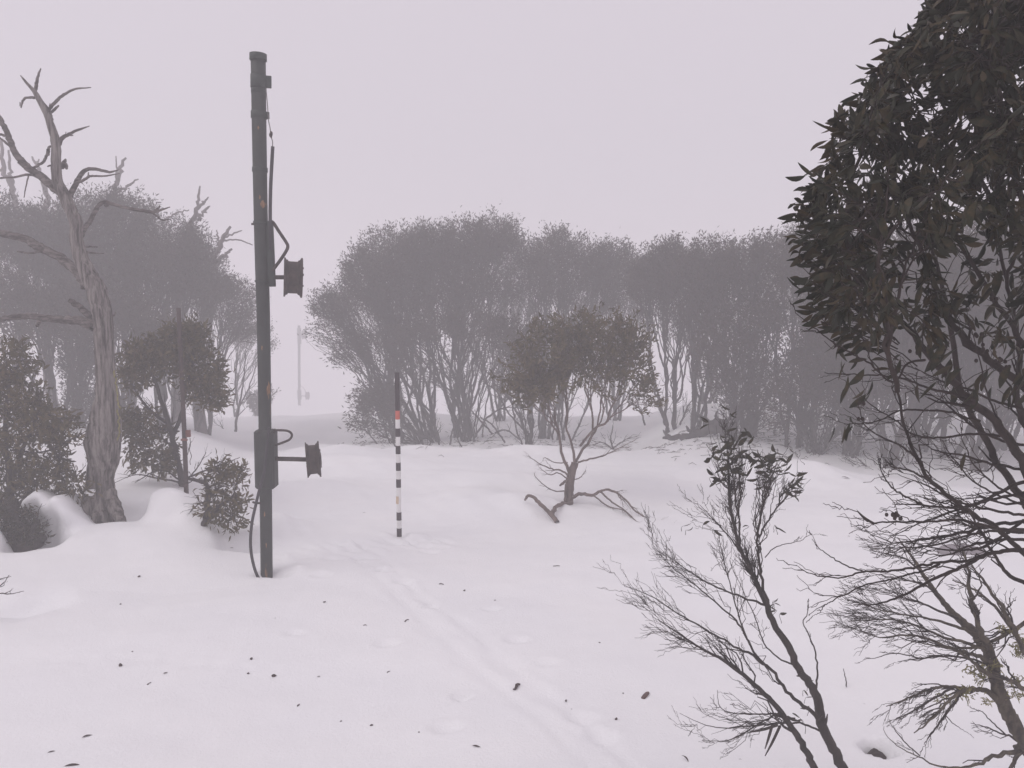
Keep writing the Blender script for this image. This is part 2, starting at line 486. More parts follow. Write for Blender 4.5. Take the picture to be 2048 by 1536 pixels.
UP = np.array([0, 0, 1.0])
def grow(p, d, tips, curves, ends, rng, tf=(.22, .42), lift=.25, tip_r=.003, expn=2.3, wob=.03, npts=5, rcap=9.0):
    """Branches from p towards a set of tip points: split the set again and again, radii by the pipe rule."""
    n = len(tips)
    if n == 1:
        q = tips[0]; v = unit(q - p)
        d1 = unit(v + .35 * UP * lift * 2 + rng.normal(0, .15, 3))
        c = hermite(p, q, unit(d + v), d1, npts, wob, rng)
        curves.append((c, np.linspace(tip_r, tip_r * .45, npts))); ends.append((q, d1, np.linalg.norm(q - p)))
        return tip_r
    c = tips.mean(0); v = c - p; L = np.linalg.norm(v)
    vd = v / max(L, 1e-6)
    t = rng.uniform(*tf)
    q = p + L * t * unit(.65 * vd + .45 * d + lift * UP * .4) + rng.normal(0, .03 * L, 3)
    e = unit(unit(q - p) + vd * .6)
    rel = tips - q
    dirs = unit(rel)
    w = dirs - dirs.mean(0)
    _, _, Vt = np.linalg.svd(w, full_matrices=False)
    s = w @ Vt[0] + rng.normal(0, .05, n)
    cut = np.quantile(s, rng.uniform(.3, .7)) if n > 2 else np.median(s)
    a = s <= cut
    if a.all() or not a.any():
        a = np.arange(n) < max(1, n // 2)
    r1 = grow(q, e, tips[a], curves, ends, rng, tf, lift, tip_r, expn, wob, npts, rcap)
    r2 = grow(q, e, tips[~a], curves, ends, rng, tf, lift, tip_r, expn, wob, npts, rcap)
    r = min((r1 ** expn + r2 ** expn) ** (1 / expn), rcap)
    cv = hermite(p, q, d, e, npts, wob, rng)
    curves.append((cv, np.linspace(r * 1.04, max(r1, r2, r * .93), npts)))
    return r

TH = [(unit(_n2.normal(size=3)), k, _n2.uniform(0, 6)) for k in (4.2, 5.3, 6.9, 8.3, 9.7)]
def sample_crown(crowns, d, n, rng, low=-.55, shell=.5, thin=0.0):
    """Tip points in ellipsoids given by pixel (u, v, ru, rv[, depth offset])."""
    area = np.array([c[2] * c[3] for c in crowns], float)
    cnt = np.maximum(2, (n * area / area.sum()).astype(int))
    out = []
    for c, k in zip(crowns, cnt):
        dd = d + (c[4] if len(c) > 4 else 0)
        ctr = at(c[0], c[1], dd)
        R = np.array([px(c[2], dd), px((c[2] + c[3]) * .5, dd), px(c[3], dd)])
        got = []
        while len(got) < k:
            v = unit(rng.normal(size=3))
            rr = rng.uniform(shell ** 3, 1) ** (1 / 3.)
            if v[2] * rr < low: continue
            q = ctr + v * rr * R * rng.uniform(.88, 1.06)
            if thin and rng.uniform() < thin and sum(math.sin(k * (q @ w) + f) for w, k, f in TH) < -.15: continue
            got.append(q)
        out.append(np.array(got))
    return np.concatenate(out)

# leaf shapes along +x, width in y, normal z
LEAF2 = (np.array([(0, 0, 0), (.42, -.15, .03), (1, 0, -.08), (.42, .15, .03)]), [np.array([(0, 1, 2), (0, 2, 3)])])
def long_leaf(curve, fold, width, droop):
    st = [(0, .015), (.10, .075), (.26, .14), (.46, .165), (.68, .14), (.87, .075), (.97, .025), (1.0, .004)]
    V = [(-.14, curve * -.05, .02)]
    for x, w in st:
        yc = curve * math.sin(math.pi * x) * .12; z = -droop * x * x * .25
        w = w * width * .85
        V += [(x, yc - w, z + fold * w), (x, yc, z), (x, yc + w, z + fold * w)]
    Q = []; T = [(0, 1, 2), (0, 2, 3)]
    for i in range(len(st) - 1):
        a = 1 + 3 * i
        Q += [(a, a + 3, a + 4, a + 1), (a + 1, a + 4, a + 5, a + 2)]
    return np.array(V), [np.array(T), np.array(Q)]
LEAFN = [long_leaf(.9, .5, 1.0, .5), long_leaf(-.7, .35, 1.15, 1.0), long_leaf(.3, .8, .85, .2), long_leaf(-.2, .3, 1.3, .8), long_leaf(1.4, .6, .75, 1.3)]

def leaf_frames(ends, per, rng, back=.25, spread_=.05, size=(.07, .12), droop=.35, along=.6, rad=.8):
    Q = np.array([e[0] for e in ends]); D = np.array([e[1] for e in ends]); L = np.array([e[2] for e in ends])
    Q = np.repeat(Q, per, 0); D = np.repeat(D, per, 0); L = np.repeat(L, per, 0)
    n = len(Q)
    base = Q - D * (rng.uniform(0, 1, n) ** 1.5 * np.minimum(back, L * .8))[:, None] + rng.normal(0, spread_, (n, 3))
    dr = unit(D * along + unit(rng.normal(size=(n, 3))) * rad - UP * droop)
    side = unit(np.cross(dr, unit(rng.normal(size=(n, 3)))))
    return base, dr, side, rng.uniform(*size, n)

def leaf_mass(template, base, dr, side, ln):
    TV, TF = template
    nrm = np.cross(dr, side)
    V = base[:, None] + ln[:, None, None] * (TV[None, :, 0:1] * dr[:, None] + TV[None, :, 1:2] * side[:, None] + TV[None, :, 2:3] * nrm[:, None])
    off = (np.arange(len(base)) * len(TV))[:, None, None]
    return V.reshape(-1, 3), [(f[None] + off).reshape(-1, f.shape[1]) for f in TF]

def frustum_share(P, margin=40):
    """Pixel places of points and whether they lie in the frame."""
    Q = P - CAM
    dep = Q[:, 1] * CP + Q[:, 2] * SP
    upc = -Q[:, 1] * SP + Q[:, 2] * CP
    u = 1024 + F * Q[:, 0] / dep; v = 768 - F * upc / dep
    return u, v, dep, (u > -margin) & (u < 2048 + margin) & (v > -margin) & (v < 1536 + margin) & (dep > .1)

LEAF_MESHES = {}
def place_leaves(root, base, dr, side, ln, mat, key, rng, limit=300):
    """The leaves that show largest become objects of their own; the rest one mass."""
    u, v, dep, ok = frustum_share(base, 0)
    score = np.where(ok, ln / dep, 0)
    order = np.argsort(-score)
    pick = order[:limit]; pick = pick[score[pick] > 0]
    rest = np.setdiff1d(np.arange(len(base)), pick)
    o0 = origin(root)
    if key not in LEAF_MESHES:
        LEAF_MESHES[key] = [new_mesh('leaf', t[0], t[1], mat) for t in LEAFN]
    for i in pick:
        o = bpy.data.objects.new('leaf', LEAF_MESHES[key][int(rng.integers(len(LEAFN)))])
        n = np.cross(dr[i], side[i]); s = ln[i]
        m = Matrix([(*(a * s for a in (dr[i][k], side[i][k], n[k])), base[i][k] - o0[k]) for k in range(3)] + [(0, 0, 0, 1)])
        COL.objects.link(o); o.parent = root; o.matrix_local = m
    if len(rest):
        ms = []
        for k, t in enumerate(LEAFN):
            q = rest[k::len(LEAFN)]
            if len(q): ms.append(leaf_mass(t, base[q], dr[q], side[q], ln[q]))
        V, Fc = join(*ms)
        part('foliage', root, V, Fc, mat, kind='stuff')

def split_curves(curves, rmin):
    big = [c for c in curves if c[1][0] >= rmin]; small = [c for c in curves if c[1][0] < rmin]
    return big, small

def sprout(P, R, rng, n, length, ang=(20, 40), start=.15, levels=2, up=.15, bias=None, rk=.45, curves=None, ends=None, stop=1.0, k=5):
    """Bare side twigs along a limb."""
    curves = [] if curves is None else curves
    T = unit(np.gradient(P, axis=0))
    L = np.linalg.norm(np.diff(P, axis=0), axis=1).sum()
    for s in np.sort(rng.uniform(start, stop, n)):
        f = s * (len(P) - 1); i = min(int(f), len(P) - 2); w = f - i
        p = P[i] * (1 - w) + P[i + 1] * w; r = R[i] * (1 - w) + R[i + 1] * w
        t = T[i]
        a = math.radians(rng.uniform(*ang))
        perp = unit(np.cross(t, unit(rng.normal(size=3))))
        if bias is not None: perp = unit(perp + np.asarray(bias) * 1.0)
        d = unit(t * math.cos(a) + perp * math.sin(a))
        ln = length * rng.uniform(.3, 1.3) * (1.1 - .65 * s)
        d2 = unit(d * .55 + t * .5 + UP * up)
        q = p + unit(d + .5 * d2) * ln
        c = hermite(p, q, d, d2, k, .045, rng)
        r0 = min(max(r * rk, .0011), .0045 + ln * .01)
        rr = np.linspace(r0, max(r0 * .35, .0008), k)
        curves.append((c, rr))
        if ends is not None: ends.append((q, d2, ln))
        if levels > 1:
            sprout(c, rr, rng, int(rng.integers(1, max(2, int(n * .45)) + 1)), length * .5, ang, .2, levels - 1, up, bias, .6, curves, ends, .95, k)
    return curves

# ------------------------------------------------------------------ forest trees
FAR = 1.24
def gum(u, d, crowns, label, seed, tips=260, per=42, stems=4, mat='leafbg', leafsize=(.075, .125), bark='bark', name='gum_tree', lean=0.0,
        tip_r=.0062, group='snow gums of the foggy forest', low=-.22, shell=.5, spread_=.09, wide=1.18, off=None, tf=(.12, .34), back=.55, bare=2, single=False, droop=.18, base_r=.22, lift=.3):
    rng = np.random.default_rng(seed)
    d = d * FAR; stems = max(stems + 2, 2) if stems > 2 else stems; tips = int(tips * 1.25); per = int(per * 1.15)
    b = at(u, 800, d); b[2] = float(H(b[0], d)) - .12
    root = thing(name, b, label, 'tree', group)
    crowns = [(c[0], c[1] + (c[3] * .12 if low > -.5 else 0), c[2] * (wide if low > -.5 else 1), c[3] * (1.08 if low > -.5 else 1), *c[4:]) for c in crowns]
    T = sample_crown(crowns, d, tips, rng, low, shell, .4)
    if stems > 1:   # split the crown between the stems
        C = T[rng.choice(len(T), stems, replace=False)]
        for _ in range(6):
            k = np.argmin(((T[:, None] - C[None]) ** 2).sum(-1), 1)
            C = np.array([T[k == j].mean(0) if (k == j).any() else C[j] for j in range(stems)])
    else:
        k = np.zeros(len(T), int)
    small_all, ends_all = [], []
    for j in range(stems):
        tj = T[k == j]
        if len(tj) == 0: continue
        a = rng.uniform(0, 6.28)
        p = b + np.array([math.cos(a), math.sin(a), 0]) * rng.uniform(.2, 1) * base_r
        p = p + np.clip((tj.mean(0) - b) * .04, -.2, .2) * np.array([1, 1, 0])
        d0 = unit(unit(tj.mean(0) - p) * .5 + UP * .9 + np.array([lean, 0, 0]) + rng.normal(0, .08, 3))
        cv, en = [], []
        grow(p, d0, tj, cv, en, rng, tf=tf, tip_r=tip_r, lift=lift)
        big, small = split_curves(cv, .016)
        if big:
            V, Fc = tubes(big, 7); part('trunk', root, V, Fc, M[bark])
        small_all += small; ends_all += en
        if bare:
            for c in sorted(big, key=lambda c: -c[1][0])[:bare]:
                sprout(c[0], c[1], rng, 4, .5, (25, 60), .2, 2, .1, curves=small_all)
    if small_all:
        V, Fc = tubes(small_all, 4); part('branchwork', root, V, Fc, M[bark], kind='stuff')
    zz = np.array([e[0][2] for e in ends_all]); lo_, hi_ = np.quantile(zz, [.03, .97]); hq = np.clip((zz - lo_) / (hi_ - lo_), 0, 1)
    keep = [e for e, h_ in zip(ends_all, hq) if rng.uniform() < .22 + .76 * min(1, h_ * 1.4)]
    fr = leaf_frames(keep, per, rng, back=back, spread_=spread_, size=leafsize, droop=droop, along=.8, rad=.7)
    if single:
        place_leaves(root, *fr, M[mat], mat, rng)
    else:
        V, Fc = leaf_mass(LEAF2, *fr); part('foliage', root, V, Fc, M[mat], smooth_=False, kind='stuff')
    return root

# left forest, d about 14 to 18
gum(30, 15.5, [(-30, 500, 130, 120), (60, 560, 90, 110), (20, 440, 70, 70)], 'tall gum at the left edge behind the dead tree, cut off by the frame', 21, 330, 42, 4)
gum(150, 16.0, [(190, 450, 95, 85), (240, 420, 60, 55), (120, 500, 80, 90), (200, 560, 110, 90)], 'broad round gum whose crown fills the space behind the dead trunk', 22, 430, 44, 5)
gum(330, 16.0, [(335, 520, 85, 90), (290, 560, 90, 90), (385, 500, 35, 60), (380, 590, 70, 70)], 'gum with a domed crown between the dead tree and the green lift post', 23, 400, 44, 4)
gum(400, 17.5, [(455, 600, 62, 58), (490, 650, 35, 40), (410, 560, 55, 50)], 'gum whose ragged crown reaches right to touch the green lift post', 24, 230, 40, 3)
gum(110, 14.0, [(90, 640, 90, 70), (150, 680, 70, 60), (30, 600, 70, 60)], 'lower gum with several dark stems behind the horizontal dead limb', 25, 300, 34, 6, tf=(.3, .5))
gum(235, 14.5, [(250, 640, 80, 70), (180, 600, 60, 60), (300, 660, 60, 50)], 'gum in deep shade right behind the dead trunk', 26, 280, 40, 4)
gum(160, 15.0, [(165, 740, 40, 100), (175, 830, 35, 50)], 'narrow dusky sapling hidden behind the foot of the dead tree', 27, 130, 44, 2, low=-1)
gum(465, 24.0, [(505, 655, 34, 30), (530, 690, 25, 20), (478, 670, 25, 25)], 'pale thin gum in the fog left of the green lift post', 28, 90, 24, 2, tip_r=.006, bare=3)
gum(505, 26.0, [(515, 800, 25, 22), (535, 780, 15, 15)], 'small pale bush in the fog behind the green lift post', 29, 60, 34, 3, low=-1, name='shrub', leafsize=(.11, .16))
# centre clump
gum(885, 17.2, [(710, 610, 70, 58), (670, 670, 52, 58), (650, 610, 30, 40), (740, 540, 60, 50)], 'gum leaning left with its crown over the open gap by the far pylon', 31, 330, 34, 4, lean=-.3, bare=3)
gum(850, 17.8, [(790, 510, 75, 65), (860, 490, 70, 55), (820, 600, 95, 60)], 'tall gum of the middle clump right behind the striped pole', 32, 380, 44, 4)
gum(915, 18.0, [(930, 490, 70, 62), (985, 475, 60, 58), (880, 580, 80, 60), (960, 580, 70, 70)], 'tallest gum of the middle clump with its crown peak', 33, 420, 44, 4)
gum(940, 17.0, [(880, 660, 70, 45), (800, 680, 60, 45), (950, 650, 60, 50)], 'many stemmed gum in the heart of the middle clump', 34, 230, 26, 6, tf=(.3, .5), bare=6)
gum(1085, 18.5, [(1110, 510, 75, 62), (1180, 520, 70, 55), (1235, 530, 55, 55), (1080, 570, 60, 70), (1170, 590, 90, 55)], 'gum with a flat crown behind the small olive gum', 35, 430, 40, 4, bare=3)
gum(840, 16.6, [(725, 835, 40, 38), (760, 800, 45, 40), (780, 850, 40, 30), (720, 790, 25, 25)], 'low leafy bush at the left foot of the middle clump', 36, 170, 15, 5, low=-1, shell=.2, name='shrub', lean=-.4, leafsize=(.10, .14))
gum(1060, 15.5, [(1020, 660, 45, 40), (1010, 760, 35, 40), (1045, 700, 40, 40)], 'thin leaning gum just left of the small olive gum', 37, 130, 26, 4, bare=5, lean=-.2)
gum(760, 20.5, [(730, 590, 70, 60), (800, 560, 80, 60), (870, 520, 80, 60)], 'paler gum filling the back of the middle clump on its left', 52, 260, 34, 5, tip_r=.007)
gum(1000, 21.0, [(1000, 520, 80, 60), (1060, 540, 70, 60), (940, 600, 80, 60), (1040, 600, 60, 50)], 'paler gum behind the peak of the middle clump', 53, 300, 34, 5, tip_r=.007)
gum(1230, 21.0, [(1240, 540, 70, 55), (1290, 560, 60, 50), (1180, 580, 80, 60), (1260, 620, 60, 50)], 'paler gum behind the small olive gum on its right', 54, 280, 34, 5, tip_r=.007)
gum(800, 17.0, [(760, 700, 60, 60), (700, 700, 45, 50), (820, 740, 55, 50)], 'thin leafy gum with fanned stems behind the striped pole', 55, 190, 18, 7, bare=7, tf=(.2, .45))
gum(950, 17.6, [(930, 720, 60, 60), (990, 690, 50, 60), (880, 760, 50, 50)], 'sparse twiggy gum among the trunks of the middle clump', 56, 150, 9, 6, bare=8, tf=(.2, .45))
gum(1120, 17.8, [(1130, 660, 70, 60), (1060, 680, 60, 60), (1200, 680, 60, 60)], 'sparse gum standing behind the small olive gum', 57, 200, 14, 6, bare=5)
# right forest
gum(1420, 19.5, [(1400, 540, 90, 65), (1480, 540, 90, 70), (1330, 560, 60, 60), (1420, 650, 90, 70)], 'paler gum at the back of the right forest above the log', 58, 300, 26, 6, tip_r=.007)
gum(1620, 19.5, [(1600, 510, 90, 80), (1560, 620, 90, 90), (1680, 560, 90, 100)], 'paler gum at the back of the right forest behind the sapling', 59, 300, 26, 6, tip_r=.007)
gum(270, 19.5, [(270, 470, 90, 80), (360, 500, 70, 70), (90, 480, 90, 80), (180, 500, 90, 80)], 'paler gum at the back of the left forest', 60, 380, 38, 6, tip_r=.007)
gum(1345, 16.5, [(1340, 530, 60, 62), (1300, 560, 50, 50), (1380, 560, 50, 70), (1330, 610, 60, 50)], 'gum with two slim dark stems right of the small olive gum', 41, 330, 42, 3)
gum(1390, 15.5, [(1420, 530, 70, 68), (1470, 560, 70, 80), (1400, 620, 70, 60)], 'forest gum above the fallen log', 42, 330, 32, 4)
gum(1500, 14.5, [(1520, 530, 65, 70), (1560, 520, 70, 80), (1480, 640, 80, 90), (1560, 690, 80, 120)], 'dense gum filling the dark middle of the right hand forest', 43, 330, 26, 6, tf=(.2, .45))
gum(1590, 13.5, [(1640, 520, 90, 90), (1600, 620, 90, 90), (1700, 620, 90, 100)], 'tall dense gum just behind the sapling top', 44, 360, 30, 6, tf=(.2, .45))
gum(1470, 14.0, [(1470, 740, 60, 110), (1430, 700, 50, 80), (1540, 770, 60, 110)], 'bushy gum with low foliage above the fallen log', 45, 260, 26, 9, low=-1, shell=.1, bare=6)
gum(1640, 13.0, [(1620, 750, 70, 120), (1700, 750, 70, 110), (1560, 790, 40, 80)], 'bushy gum with thick low foliage behind the sapling', 46, 280, 28, 9, low=-1, shell=.1, bare=6)
gum(1790, 11.8, [(1770, 560, 110, 110), (1850, 540, 110, 110), (1780, 680, 110, 60)], 'forked gum at the forest edge seen through the bare twigs', 47, 380, 44, 3, base_r=.1)
gum(1830, 12.8, [(1860, 640, 120, 90), (1930, 560, 120, 120)], 'straight stemmed gum behind the forked one', 48, 330, 44, 2)
gum(1900, 12.3, [(1960, 640, 120, 80), (2000, 540, 130, 120)], 'stout gum at the forest edge behind the long bare branches', 49, 330, 44, 2)
gum(1945, 11.6, [(2040, 660, 110, 80), (2080, 560, 120, 120)], 'leaning gum at the right end of the forest edge', 50, 330, 44, 3, lean=.2)
gum(1750, 15.5, [(1740, 640, 140, 130), (1900, 640, 140, 130), (2050, 640, 140, 130)], 'wide gum deep in the right hand forest', 51, 520, 52, 7)
gum(1700, 12.8, [(1690, 640, 70, 110), (1760, 700, 80, 110), (1680, 780, 50, 80)], 'dusky gum in the shade of the forest behind the near gum twigs, left one', 61, 360, 44, 8, low=-1, shell=.1)
gum(1840, 12.9, [(1850, 690, 90, 120), (1930, 660, 90, 120), (1870, 790, 70, 60)], 'dusky gum in the shade of the forest behind the forked gum', 62, 400, 44, 8, low=-1, shell=.1)
gum(2010, 12.9, [(2020, 680, 90, 130), (1980, 760, 70, 80), (2080, 720, 70, 120)], 'dusky gum in the shade of the forest at the right edge of the picture', 63, 380, 44, 8, low=-1, shell=.1)

# ------------------------------------------------------------------ dead snags standing above the forest
def snag(limbs, d, label, u0):
    d = d * FAR
    b = at(u0, 800, d); b[2] = float(H(b[0], d)) - .2
    root = thing('dead_snag', b, label, 'dead tree', 'bare dead snags rising out of the forest')
    first = limbs[0]
    p0, r0 = limb(first, d, wob=.5)
    stem = hermite(b, p0[0], UP, unit(p0[1] - p0[0]), 6, .01, RNG)
    V, Fc = tubes([(np.vstack([stem[:-1], p0]), np.concatenate([np.linspace(r0[0] * 2.2, r0[0] * 1.1, 5), r0]))], 7)
    part('trunk', root, V, Fc, M['snag'])
    for L in limbs[1:]:
        P, R = limb(L, d, wob=.6); V, Fc = tubes([(P, R)], 6); part('branch', root, V, Fc, M['snag'])
snag([[(30, 400, 5), (22, 370, 5), (8, 330, 4), (2, 280, 2.5)], [(24, 375, 4), (20, 335, 3), (17, 300, 2)], [(10, 335, 3), (-8, 345, 2)]], 18.5, 'faint bare snag at the left edge of the picture above the forest', 45)
snag([[(95, 400, 5), (84, 352, 4.5), (72, 330, 3), (64, 313, 1.5)], [(74, 332, 2.5), (78, 318, 1.2)]], 19.0, 'faint bare snag directly behind the upper dead limbs', 110)
snag([[(225, 420, 5), (231, 372, 4.5), (240, 335, 4), (252, 316, 2)], [(234, 360, 2.5), (232, 312, 1)], [(240, 382, 3), (258, 370, 2.6), (277, 358, 1)]], 18.5, 'forked bare snag above the round gum right of the dead tree', 215)
snag([[(375, 470, 5), (388, 430, 4.5), (396, 405, 3.2), (400, 372, 1.5)], [(394, 418, 3), (408, 404, 2.5), (417, 394, 1.2)], [(396, 440, 3.6), (410, 420, 3), (420, 412, 1)], [(330, 438, 2), (350, 428, 2), (378, 420, 1)]], 18.0, 'bare snag with three prongs above the domed gum', 350)
snag([[(415, 560, 6), (428, 520, 5.5), (445, 480, 4.5), (461, 453, 2.5)], [(440, 492, 2), (437, 478, 2), (434, 460, 1)], [(443, 478, 2), (470, 466, 1.6), (484, 461, 1)], [(442, 479, 1.6), (478, 480, 1.4), (505, 490, 1)], [(425, 535, 4.5), (448, 515, 4), (464, 498, 2)]], 17.5, 'bare snag with a cross twig left of the green lift post', 400)

# ------------------------------------------------------------------ big dead tree on the left
DT = 9.2
def ridged(P, R, sides, amp, rng, twist=.6, flare=None):
    V, Q = tubes([(P, R)], sides)
    k = len(P)
    V = V.reshape(k, sides, 3)
    a = np.linspace(0, 2 * math.pi, sides, endpoint=False)
    s = np.linspace(0, 1, k)[:, None]
    m = 1 + amp * (.5 * np.sin(3 * a + 5 * s * twist + 1) + .6 * np.sin(5 * a + 9 * s * twist + 2) + .45 * np.sin(9 * a - 7 * s + 3 * np.sin(8 * s)) + .3 * np.sin(14 * a + 12 * s))
    if sides > 20:      # long splits in the old wood
        for q_, f_ in ((1, .4), (2, 2.1)):
            m = m - amp * 1.5 * np.exp(-(np.sin(q_ * .5 * (a + 1.3 * np.sin(4 * s + f_) + f_)) / .10) ** 2) * (np.sin(13 * s + 3 * f_) > -.35)
    m = m + amp * .45 * rng.normal(size=(k, sides))
    V = P[:, None] + (V - P[:, None]) * m[..., None]
    return V.reshape(-1, 3), Q
base = at(207, 1040, DT)
base[2] = float(H(base[0], DT)) - .1
dead = thing('dead_tree', base, 'tall weathered grey dead tree with bare crooked limbs standing in the snow drift', 'dead tree')
r_ = np.random.default_rng(5)
tr = [(200, 1100, 48), (202, 1052, 43), (203, 1022, 37), (201, 990, 31), (201, 950, 26), (206, 914, 30), (206, 879, 33), (210, 845, 29), (213, 805, 24), (212, 756, 19), (208, 705, 17.5), (207, 650, 18), (200, 605, 19), (190, 575, 18), (172, 540, 15.5), (157, 500, 13), (152, 474, 12), (152, 445, 12), (140, 417, 11.5), (127, 388, 11), (114, 360, 9.5), (112, 328, 9), (112, 295, 8.5), (108, 270, 8), (101, 250, 7), (95, 232, 6), (86, 214, 5.5), (75, 194, 5), (69, 183, 4), (59, 172, 2.8), (49, 161, 2.2), (41, 151, 1)]
P, R = limb(tr, DT, DT - .2, n=110, wob=.03, rng=r_)
V, Fc = ridged(P, R, 26, .062, r_)
part('trunk', dead, V, Fc, M['dead'])
DL = [
    [(70, 183, 3.2), (73, 168, 3), (77, 150, 2.2), (82, 137, 1)], [(70, 195, 2.6), (60, 195, 2.4), (51, 196, 2.2), (45, 203, 2), (42, 216, 1)],
    [(101, 250, 5), (99, 236, 5.5), (98, 225, 5), (95, 216, 3)], [(80, 198, 2.5), (87, 206, 2.3), (95, 216, 2)], [(99, 220, 2.5), (104, 212, 3), (117, 198, 2.8), (133, 186, 2.4), (150, 178, 2), (182, 175, .8)],
    [(101, 226, 2.2), (110, 218, 2.5), (117, 211, 1.5)], [(99, 216, 1.5), (100, 207, .8)], [(40, 205, 1), (40, 212, .8)],
    [(114, 296, 5), (117, 287, 4.5), (124, 276, 3.8), (137, 269, 3), (156, 260, 2.4), (179, 252, .8)], [(135, 270, 2), (146, 271, 1)], [(131, 272, 1.2), (132, 264, .7)],
    [(62, 338, 2), (72, 333, 2.4), (85, 325, 2.5), (92, 314, 2.6), (96, 304, 3), (98, 294, 2.2), (103, 293, 1.5)], [(96, 300, 3.2), (97, 310, 2.5)],
    [(113, 335, 4), (121, 333, 5), (130, 330, 5), (134, 338, 2)], [(124, 330, 4.5), (130, 322, 3), (131, 318, 1)], [(108, 334, 2), (101, 331, 2), (95, 333, 1)],
    [(128, 388, 10), (113, 378, 8.5), (101, 368, 8), (82, 354, 7.6), (65, 341, 7.2), (50, 329, 7), (36, 315, 6.6), (27, 299, 6), (20, 282, 5.8), (8, 253, 5), (-8, 225, 4)],
    [(68, 351, 2.4), (55, 349, 2.4), (33, 354, 2), (0, 356, 1.8), (-20, 357, 1)], [(18, 290, 2.4), (10, 284, 2.2), (-5, 272, 1.5)], [(10, 272, 2.5), (3, 269, 2.4), (-5, 270, 2)], [(57, 352, 1.4), (52, 372, 1.2), (48, 395, .8)], [(36, 325, 1.6), (46, 334, 1.4), (60, 342, 1)],
    [(136, 400, 6.5), (141, 388, 5.5), (150, 370, 5), (163, 347, 4.2), (170, 341, 3.8), (178, 338, 3.6), (195, 339, 3.2), (218, 344, 2.4), (238, 340, .8)],
    [(152, 366, 2.6), (165, 361, 2.6), (177, 354, 2.4), (182, 352, 2.2), (208, 352, 1.8), (239, 347, .8)], [(176, 353, 1.6), (177, 345, .9)],
    [(160, 480, 5), (168, 460, 4.5), (182, 438, 4.2), (192, 419, 4), (201, 407, 3.8), (212, 404, 3.6), (234, 411, 3.4), (260, 417, 3.4), (293, 423, 3.2), (305, 424, 3), (319, 421, 2.4), (340, 414, .8)],
    [(310, 421, 2.4), (316, 417, 2), (320, 412, 1)], [(306, 426, 2), (317, 435, 1.8), (325, 440, 1.6), (342, 438, .8)], [(208, 406, 2), (213, 412, 3), (217, 408, 1.5)],
    [(176, 575, 14), (165, 556, 11), (150, 540, 9.5), (130, 523, 9), (104, 507, 8.6), (78, 494, 9), (62, 484, 8.4), (49, 478, 8), (25, 472, 7.4), (-8, 463, 7), (-40, 452, 6)], [(35, 503, 1.6), (60, 506, 2.2), (80, 503, 2)],
    [(190, 652, 12), (172, 645, 9.5), (148, 641, 8.5), (125, 640, 7.6), (105, 638, 7.2), (85, 636, 7), (70, 633, 6.8), (35, 633, 6), (-8, 640, 5), (-40, 648, 4)], [(80, 640, 4), (74, 652, 3)], [(190, 648, 10), (176, 630, 7), (158, 613, 6), (147, 606, 5.4), (138, 600, 4.5)],
    [(162, 496, 2.6), (176, 493, 2), (195, 494, 1)], [(166, 503, 2.6), (185, 506, 2), (208, 507, .8)], [(215, 640, 3), (226, 632, 2), (232, 624, 1)],
]
for L in DL:
    P, R = limb(L, DT - .05, DT - .05 + r_.uniform(-.25, .25), wob=.12, rng=r_)
    V, Fc = ridged(P, R, 9, .06, r_)
    part('branch', dead, V, Fc, M['deadlimb'])
rt = []
for L in [[(216, 985, 14), (226, 1012, 13), (238, 1034, 10), (248, 1052, 7)], [(182, 990, 14), (172, 1010, 12), (160, 1040, 8)], [(205, 1005, 14), (200, 1040, 16), (190, 1070, 10)]]:
    P, R = limb(L, DT - .1, DT - .3, wob=.1, rng=r_); rt.append(ridged(P, R, 10, .08, r_))
for V, Fc in rt: part('root', dead, V, Fc, M['dead'])
# pale lichen strip on the trunk's right side
mo = []
for (u, v) in [(238 - .0 * k, 740 + 7 * k) for k in range(20)]:
    u2 = np.interp(v, [740, 800, 850, 880], [229, 236, 238, 238]) + r_.normal(0, 1)
    P = np.array([at(u2, v, DT - .12), at(u2 + r_.normal(0, 1.5), v + 9, DT - .13)]); mo.append((np.linspace(P[0], P[1], 3), np.array([.004, .012, .003])))
V, Fc = tubes(mo, 5); part('lichen', dead, V, Fc, M['moss'], kind='stuff')

# ------------------------------------------------------------------ lift pylon in front
D = 8.0
pyl = thing('lift_pylon', (at(533, 1163, D)[0], D, float(H(at(533, 1163, D)[0], D))), 'dark green ski tow post with two rusty wheels and black hoses in the snow', 'lift post')
pp = [at(516.3, 112, D), at(519, 300, D), at(523, 500, D), at(527, 650, D), at(530.5, 900, D), at(533.5, 1163, D), at(534.5, 1260, D)]
P = catmull(pp, 24); R = np.interp(np.linspace(0, 1, 24), [0, .5, 1], [px(14, D), px(12.8, D), px(11.8, D)])
V, Fc = capped(P[::-1], R[::-1], 28); part('post', pyl, V, Fc, M['post'])
def collar(v0, v1, extra, name='band', mat='green', du=0, n=3):
    c = np.interp((v0 + v1) / 2, [112, 300, 500, 650, 900, 1163], [516.3, 519, 523, 527, 530.5, 533.5]) + du
    rr = np.interp((v0 + v1) / 2, [112, 650, 1163], [14, 12.8, 11.8])
    P = np.array([at(c, v, D) for v in np.linspace(v1, v0, n)])
    V, Fc = capped(P, np.full(n, px(rr + extra, D)), 28)
    return part(name, pyl, V, Fc, M[mat])
collar(108, 121, 2.2, 'cap')
collar(150, 176, 1.2, 'collar'); collar(176, 186, .5); collar(223, 237, 1.6); collar(335, 344, 1.4); collar(443, 448, 1.6); collar(561, 565, 1.6)
V, Fc = box(at(537, 164, D), (px(5.5, D), .012, px(11.5, D)), rz=.2, ry=.03); part('lug', pyl, V, Fc, M['green'])
V, Fc = box(at(534.5, 231, D), (px(4, D), .012, px(6.5, D)), rz=.2); part('lug', pyl, V, Fc, M['green'])
